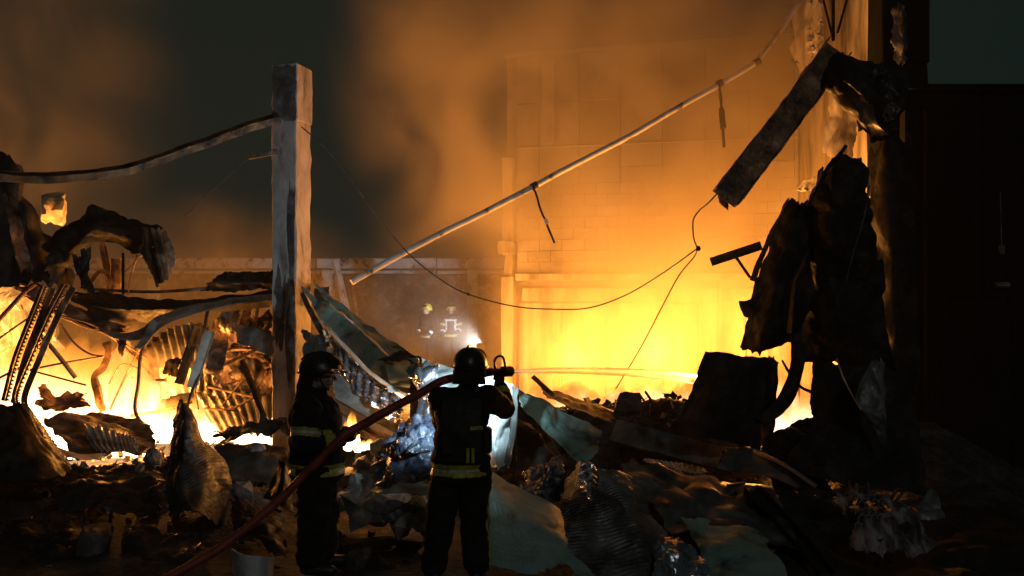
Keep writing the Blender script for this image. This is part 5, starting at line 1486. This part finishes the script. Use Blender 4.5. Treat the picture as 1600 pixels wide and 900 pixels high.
    if detail:
        fl = []
        for zz, gr in ((0.0, 1.0), (-0.06, 1.04), (-0.12, 1.12)):
            fl.append([h(0.118 * gr * math.sin(b), 0.125 * gr * math.cos(b) - 0.02, zz) for b in [R(100) + R(160) * k / 8 for k in range(9)]])
        add("neck_flap", sheet(fl, 26, 10, 0.006, None, (0.006, 9), 0, 2), GEAR, parent=hm, local=True, smooth=0.9)
        for s_ in (-1, 1):
            st = [h(s_ * 0.092, 0.0, 0.0), h(s_ * 0.08, 0.02, -0.06), h(s_ * 0.035, 0.06, -0.116), h(0, 0.07, -0.122)]
            add("chin_strap", sweep(st, rect(0.016, 0.005), up=(0, 0.3, 1), n=12), VEST, parent=hm, local=True, smooth=0.9)
    return root, jacket


def Jset(**k):
    d = dict(pelvis=(0, 0, 0.96), chest=(0, 0.0, 1.30), neck=(0, 0, 1.50), head=(0, 0.03, 1.66), shL=(-0.19, 0, 1.43), shR=(0.19, 0, 1.43), elL=(-0.25, 0.02, 1.14), elR=(0.25, 0.02, 1.14), wrL=(-0.2, 0.2, 1.05), wrR=(0.2, 0.2, 1.05),
             hipL=(-0.1, 0, 0.92), hipR=(0.1, 0, 0.92), knL=(-0.12, 0.03, 0.5), knR=(0.12, 0.03, 0.5), anL=(-0.13, 0, 0.09), anR=(0.13, 0, 0.09), toeL=(-0.2, 1, 0), toeR=(0.2, 1, 0),
             handL=((0.2, 0.9, -0.2), (0.8, 0, -0.2), 1, 0.5), handR=((-0.2, 0.9, -0.2), (-0.8, 0, -0.2), -1, 0.5))
    d.update(k)
    return d


# nozzle firefighter: seen from behind, arms raised to the branch pipe at his right
RX, RY = P(722, 450, 8.0).x, 8.0
nozp = Vector((0.285, 0.37, 1.615))
jr = Jset(pelvis=(-0.02, 0, 0.95), chest=(0.0, 0.02, 1.29), neck=(0.045, 0.02, 1.49), head=(0.062, 0.05, 1.665), yaw=R(-12), pitch=R(-4),
          shL=(-0.165, 0.02, 1.43), shR=(0.20, 0.03, 1.44), elR=(0.335, 0.16, 1.335), wrR=(0.30, 0.33, 1.49), elL=(-0.17, 0.24, 1.22), wrL=(0.04, 0.44, 1.50),
          handR=((-0.05, 0.25, 1.0), (-0.6, 0.6, 0.1), 1, 1.0), handL=((0.9, 0.2, 0.35), (0, -0.2, 1), 1, 0.8),
          knL=(-0.17, 0.02, 0.50), anL=(-0.22, -0.02, 0.09), knR=(0.095, 0.04, 0.50), anR=(0.115, 0.0, 0.09), armband=False)
ff1, jk1 = person((RX, RY, 0), 0.0, "firefighter in black helmet seen from behind aiming the hose nozzle", "firefighters", jr, HELM, vest=True, sleeve=ORSL)
# his vest: back panel, shoulder straps, yellow tabs
vb = [[Vector((x, -0.205 + 0.9 * abs(x) ** 2 + dy, z_)) for x in (-0.15, -0.08, 0.0, 0.08, 0.15)] for z_, dy in ((1.44, 0.07), (1.36, 0.02), (1.2, -0.01), (1.05, -0.012), (0.98, -0.01))]
vest_o = add("vest", sheet(vb, 20, 24, 0.03, None, (0.006, 9), 0.0, 3), VEST, parent=ff1, local=True, smooth=0.9)
for x in (0.055, 0.095):
    add("yellow_tab", boxvf((x, -0.242, 1.03), (0.022, 0.012, 0.11)), BANDY, parent=vest_o, local=True, smooth=0)
add("yellow_tab", boxvf((0.12, -0.215, 1.235), (0.10, 0.012, 0.028), Matrix.Rotation(R(20), 3, 'Z')), BANDY, parent=vest_o, local=True, smooth=0)
add("pouch", bevbox((0.20, -0.04, 1.12), (0.07, 0.14, 0.2), None, 0.02), VEST, parent=vest_o, local=True)
add("pouch", bevbox((-0.10, -0.23, 1.10), (0.10, 0.05, 0.14), None, 0.015), VEST, parent=vest_o, local=True)

# hose firefighter: profile, facing right
LX, LY = P(492, 450, 8.3).x, 8.3
jl = Jset(pelvis=(0, 0.015, 0.90), chest=(0, 0.0, 1.22), neck=(0, -0.02, 1.43), head=(0, 0.045, 1.60), yaw=R(-6), pitch=R(-5),
          shL=(-0.18, -0.01, 1.35), shR=(0.18, -0.05, 1.35), elR=(0.25, -0.08, 1.07), wrR=(0.20, 0.19, 1.09), elL=(-0.22, 0.06, 1.08), wrL=(-0.02, 0.26, 1.10),
          handR=((0.15, 0.9, 0.25), (-0.4, 0.2, 0.9), -1, 0.95), handL=((0.9, 0.3, 0.1), (0.1, -0.5, 0.9), 1, 0.95), hipL=(-0.1, 0, 0.86), hipR=(0.1, 0, 0.86), knL=(-0.11, 0.06, 0.47), knR=(0.11, 0.0, 0.47),
          anL=(-0.12, 0.05, 0.09), anR=(0.12, -0.03, 0.09))
ff2, jk2 = person((LX, LY, 0), R(-80), "firefighter in black helmet standing in profile holding the hose", "firefighters", jl, HELM)
ff2.scale = (1.05, 1.12, 1.0)
add("collar", sheet([[Vector((0.10 * math.sin(b) * g, 0.10 * math.cos(b) * g - 0.02, z_)) for b in [R(20) + R(320) * k / 10 for k in range(11)]] for z_, g in ((1.50, 0.95), (1.45, 1.02), (1.39, 1.15))], 30, 10, 0.012, None, (0.006, 9), 0, 5), GEAR, parent=ff2, local=True, smooth=0.9)

# two distant firefighters
jf1 = Jset(elL=(-0.3, 0.02, 1.15), wrL=(-0.24, 0.2, 0.98), wrR=(0.18, 0.22, 1.0), yaw=R(-20), armband=False, bandmat=1)
person((P(668, 450, 29.5).x, 29.5, 0), R(140), "distant firefighter in yellow helmet standing left in the haze", "firefighters", jf1, HELY, voxel=0.016, detail=False)
jf2 = Jset(bandmat=1, chestband=1.36, wrL=(-0.22, 0.18, 1.02), wrR=(0.24, 0.18, 0.98))
person((P(705, 450, 30.0).x, 30.0, 0.0), R(178), "distant firefighter with bright reflective chest band standing right in the haze", "firefighters", jf2, HELY, voxel=0.016, detail=False)

# ------------------------------------------------------------------ hose, nozzle, jet
NZ = Vector((RX, RY, 0)) + nozp
aim = Vector((0.62, 1.0, -0.06)).normalized()
hose = empty("fire_hose", (-1.6, 7.8, 0), "red fire hose from the nozzle past both near firefighters to the ground", "fire hose")
hp = [NZ - aim * 0.10, Vector((RX + 0.10, RY + 0.26, 1.60)), Vector((RX - 0.03, RY + 0.22, 1.585)), P(694, 594, 8.13), P(650, 618, 8.1), P(600, 645, 8.05), P(550, 673, 8.0), P(525, 692, 7.95), P(492, 726, 7.93), P(440, 777, 7.85), P(360, 845, 7.65), P(290, 888, 7.5), P(215, 925, 7.3), P(120, 950, 7.1)]
add("hose_tube", sweep(hp, circ(0.034, 14), n=120, rough=0.01), HOSE, parent=hose, smooth=1.0)
nzl = add("nozzle", join(sweep([NZ - aim * 0.16, NZ + aim * 0.08], circ(0.028, 14)), sweep([NZ + aim * 0.06, NZ + aim * 0.10, NZ + aim * 0.17], circ(0.045, 16), smooth=False)), STEELN, parent=hose, smooth=0.7)
u = Vector((0, 0, 1))
add("bail_handle", sweep([NZ - aim * 0.06 + u * 0.02, NZ - aim * 0.07 + u * 0.085, NZ - aim * 0.02 + u * 0.125, NZ + aim * 0.06 + u * 0.115, NZ + aim * 0.10 + u * 0.03], circ(0.011, 8), n=18), STEELN, parent=nzl, smooth=1.0)
add("pistol_grip", sweep([NZ - aim * 0.02 - u * 0.02, NZ - aim * 0.05 - u * 0.12], circ(0.019, 10)), STEELN, parent=nzl, smooth=1.0)

mj = bpy.data.materials.new("water_spray")
mj.use_nodes = True
n_ = mj.node_tree.nodes
l_ = mj.node_tree.links
pb_ = n_["Principled BSDF"]
pb_.inputs["Base Color"].default_value = (0.8, 0.8, 0.8, 1)
pb_.inputs["Roughness"].default_value = 0.4
tr_ = n_.new("ShaderNodeBsdfTransparent")
mx_ = n_.new("ShaderNodeMixShader")
tx_ = n_.new("ShaderNodeTexNoise")
tx_.inputs["Scale"].default_value = 5
mr_ = n_.new("ShaderNodeMapRange")
mr_.inputs[1].default_value = 0.3
mr_.inputs[2].default_value = 0.75
mr_.inputs[3].default_value = 0.25
mr_.inputs[4].default_value = 0.6
l_.new(tx_.outputs[0], mr_.inputs[0])
l_.new(mr_.outputs[0], mx_.inputs[0])
l_.new(tr_.outputs[0], mx_.inputs[1])
l_.new(pb_.outputs[0], mx_.inputs[2])
l_.new(mx_.outputs[0], [x for x in n_ if x.type == 'OUTPUT_MATERIAL'][0].inputs[0])
tip = NZ + aim * 0.17
add("water_jet", sweep([tip, P(900, 579, 10.6), P(1000, 583, 13.0), P(1085, 592, 15.6)], circ(1.0, 12), n=40, taper=lambda f: 0.016 + 0.06 * f), mj, "thin straight jet of water shooting right from the nozzle toward the fire", "water jet", smooth=1.2)

# ------------------------------------------------------------------ assumed lamps: the torch on the nozzle firefighter's chest, the floodlight in the haze
tp = Vector((RX + 0.10, RY + 0.30, 1.34))
add("torch", join(sweep([tp - Vector((0, 0.05, 0.02)), tp + Vector((0, 0.05, 0))], circ(0.022, 12)), sweep([tp + Vector((0, 0.045, 0)), tp + Vector((0, 0.075, 0))], circ(0.03, 12))), STEELN, "assumed black torch clipped to the chest of the nozzle firefighter", "torch", smooth=0.7)
TORCH = (0.62, 0.90, 1.0)
tl = bpy.data.lights.new("assumed_torch_beam", 'SPOT')
tl.energy = 290
tl.color = TORCH
tl.spot_size = R(140)
tl.spot_blend = 1.0
tl.shadow_soft_size = 0.03
to = bpy.data.objects.new("assumed_torch_beam", tl)
COL.objects.link(to)
to.location = tp + Vector((0.0, 0.12, 0.02))
to.rotation_euler = Vector((-0.32, 1.0, 0.40)).to_track_quat('-Z', 'Y').to_euler()

fl_p = Vector((P(752, 450, 26.5).x, 26.5, 0.0))
fld = empty("floodlight", fl_p, "assumed portable floodlight on a stand hidden in the pale haze behind", "floodlight")
add("stand", join(*[sweep([fl_p + Vector((0, 0, 0.7)), fl_p + Vector((0.35 * math.cos(a), 0.35 * math.sin(a), 0))], circ(0.015, 8)) for a in (0.5, 2.6, 4.7)]), STEELN, parent=fld, smooth=0.7)
add("lamp_head", bevbox(fl_p + Vector((0, 0, 0.78)), (0.26, 0.12, 0.18), None, 0.02), STEELN, parent=fld)
sl = bpy.data.lights.new("assumed_flood_beam", 'SPOT')
sl.energy = 1700
sl.color = (0.75, 0.82, 1.0)
sl.spot_size = R(52)
sl.spot_blend = 0.8
sl.shadow_soft_size = 0.08
so = bpy.data.objects.new("assumed_flood_beam", sl)
COL.objects.link(so)
so.location = fl_p + Vector((0, 0.12, 0.8))
so.rotation_euler = (Vector((-1.9, 3.3, 0.75))).to_track_quat('-Z', 'Y').to_euler()


# ------------------------------------------------------------------ haze and smoke
def volume_mat(name, density, color=(0.85, 0.85, 0.85), noise_scale=None, lo=0.42, hi=0.7, fall=None, aniso=0.0):
    m = bpy.data.materials.new(name)
    m.use_nodes = True
    n = m.node_tree.nodes
    l = m.node_tree.links
    for x in list(n):
        if x.type != 'OUTPUT_MATERIAL':
            n.remove(x)
    out = [x for x in n if x.type == 'OUTPUT_MATERIAL'][0]
    v = n.new("ShaderNodeVolumePrincipled")
    v.inputs["Color"].default_value = (*color, 1)
    v.inputs["Density"].default_value = density
    v.inputs["Anisotropy"].default_value = aniso
    l.new(v.outputs[0], out.inputs["Volume"])
    if noise_scale:
        tc = n.new("ShaderNodeTexCoord")
        g = n.new("ShaderNodeNewGeometry")
        t = n.new("ShaderNodeTexNoise")
        t.inputs["Scale"].default_value = noise_scale
        t.inputs["Detail"].default_value = 5
        t.inputs["Distortion"].default_value = 1.2
        l.new(g.outputs["Position"], t.inputs[0])
        mr = n.new("ShaderNodeMapRange")
        mr.interpolation_type = 'SMOOTHSTEP'
        mr.inputs[1].default_value = lo
        mr.inputs[2].default_value = hi
        mr.inputs[3].default_value = density * 0.08
        mr.inputs[4].default_value = density
        l.new(t.outputs[0], mr.inputs[0])
        # soft edge: fade towards the hull of the cloud (object coordinates run -1..1)
        ln = n.new("ShaderNodeVectorMath")
        ln.operation = 'LENGTH'
        l.new(tc.outputs["Object"], ln.inputs[0])
        fr = n.new("ShaderNodeMapRange")
        fr.interpolation_type = 'SMOOTHSTEP'
        fr.inputs[1].default_value = 1.0
        fr.inputs[2].default_value = 0.35
        fr.inputs[3].default_value = 0.0
        fr.inputs[4].default_value = 1.0
        l.new(ln.outputs["Value"], fr.inputs[0])
        mu = n.new("ShaderNodeMath")
        mu.operation = 'MULTIPLY'
        l.new(mr.outputs[0], mu.inputs[0])
        l.new(fr.outputs[0], mu.inputs[1])
        l.new(mu.outputs[0], v.inputs["Density"])
    return m


def cloud(label, c, r, density, ns, lo, hi, rot=(0, 0, 0)):
    bm = bmesh.new()
    bmesh.ops.create_icosphere(bm, subdivisions=3, radius=1.02)
    me = bpy.data.meshes.new("smoke")
    bm.to_mesh(me)
    bm.free()
    me.materials.append(volume_mat("smoke", density, (0.64, 0.53, 0.38), ns, lo, hi))
    o = bpy.data.objects.new("smoke", me)
    COL.objects.link(o)
    o.location = c
    o.scale = r
    o.rotation_euler = rot
    return tag(o, label, None, kind='stuff')


cloud("thick smoke rolling up before the block wall", (1.9, 19.0, 5.8), (5.4, 3.2, 6.8), 0.80, 0.40, 0.36, 0.66, (0, R(-18), 0))
cloud("smoke drifting left past the edge of the block wall", (-0.2, 22.8, 7.6), (3.6, 3.0, 5.8), 0.34, 0.42, 0.38, 0.62, (0, R(-12), 0))
cloud("thin smoke added among the left flames to stand in for their bloom", (-6.8, 16.2, 0.8), (3.0, 1.8, 1.7), 0.06, 0.6, 0.3, 0.7)  # added cloud stands in for the bloom around the overexposed fire
cloud("glowing smoke behind the left wreckage before the boundary wall", (-6.6, 22.0, 2.0), (4.2, 3.2, 2.6), 0.30, 0.5, 0.34, 0.66)
cloud("pale mist lit by the floodlight around the distant firefighters", (-1.4, 27.2, 0.7), (3.0, 2.0, 1.5), 0.34, 0.8, 0.3, 0.7)
cloud("thin warm smoke between the folded panel and the boundary wall", (-2.4, 23.5, 1.2), (3.6, 2.6, 3.0), 0.07, 0.5, 0.3, 0.7)
cloud("smoke plume rising over the left fire", (-9.8, 18.5, 6.4), (4.2, 4.0, 6.8), 0.09, 0.42, 0.42, 0.64, (0, R(8), 0))
cloud("low glowing smoke hugging the right hand fire", (2.4, 19.4, 1.2), (3.9, 2.0, 2.4), 0.42, 0.6, 0.3, 0.7)
cloud("low smoke drifting before the boundary wall", (-2.6, 30.6, 1.2), (5.5, 3.2, 3.2), 0.16, 0.4, 0.3, 0.7)

hv, hf = boxvf((0, 35, 5.2), (150, 120, 12.8))
hz = bpy.data.meshes.new("haze")
hz.from_pydata(hv, [], hf)
hz.materials.append(volume_mat("haze", 0.0007))
ho = bpy.data.objects.new("haze", hz)
COL.objects.link(ho)
tag(ho, "thin smoky haze hanging over the whole yard", None, kind='stuff')
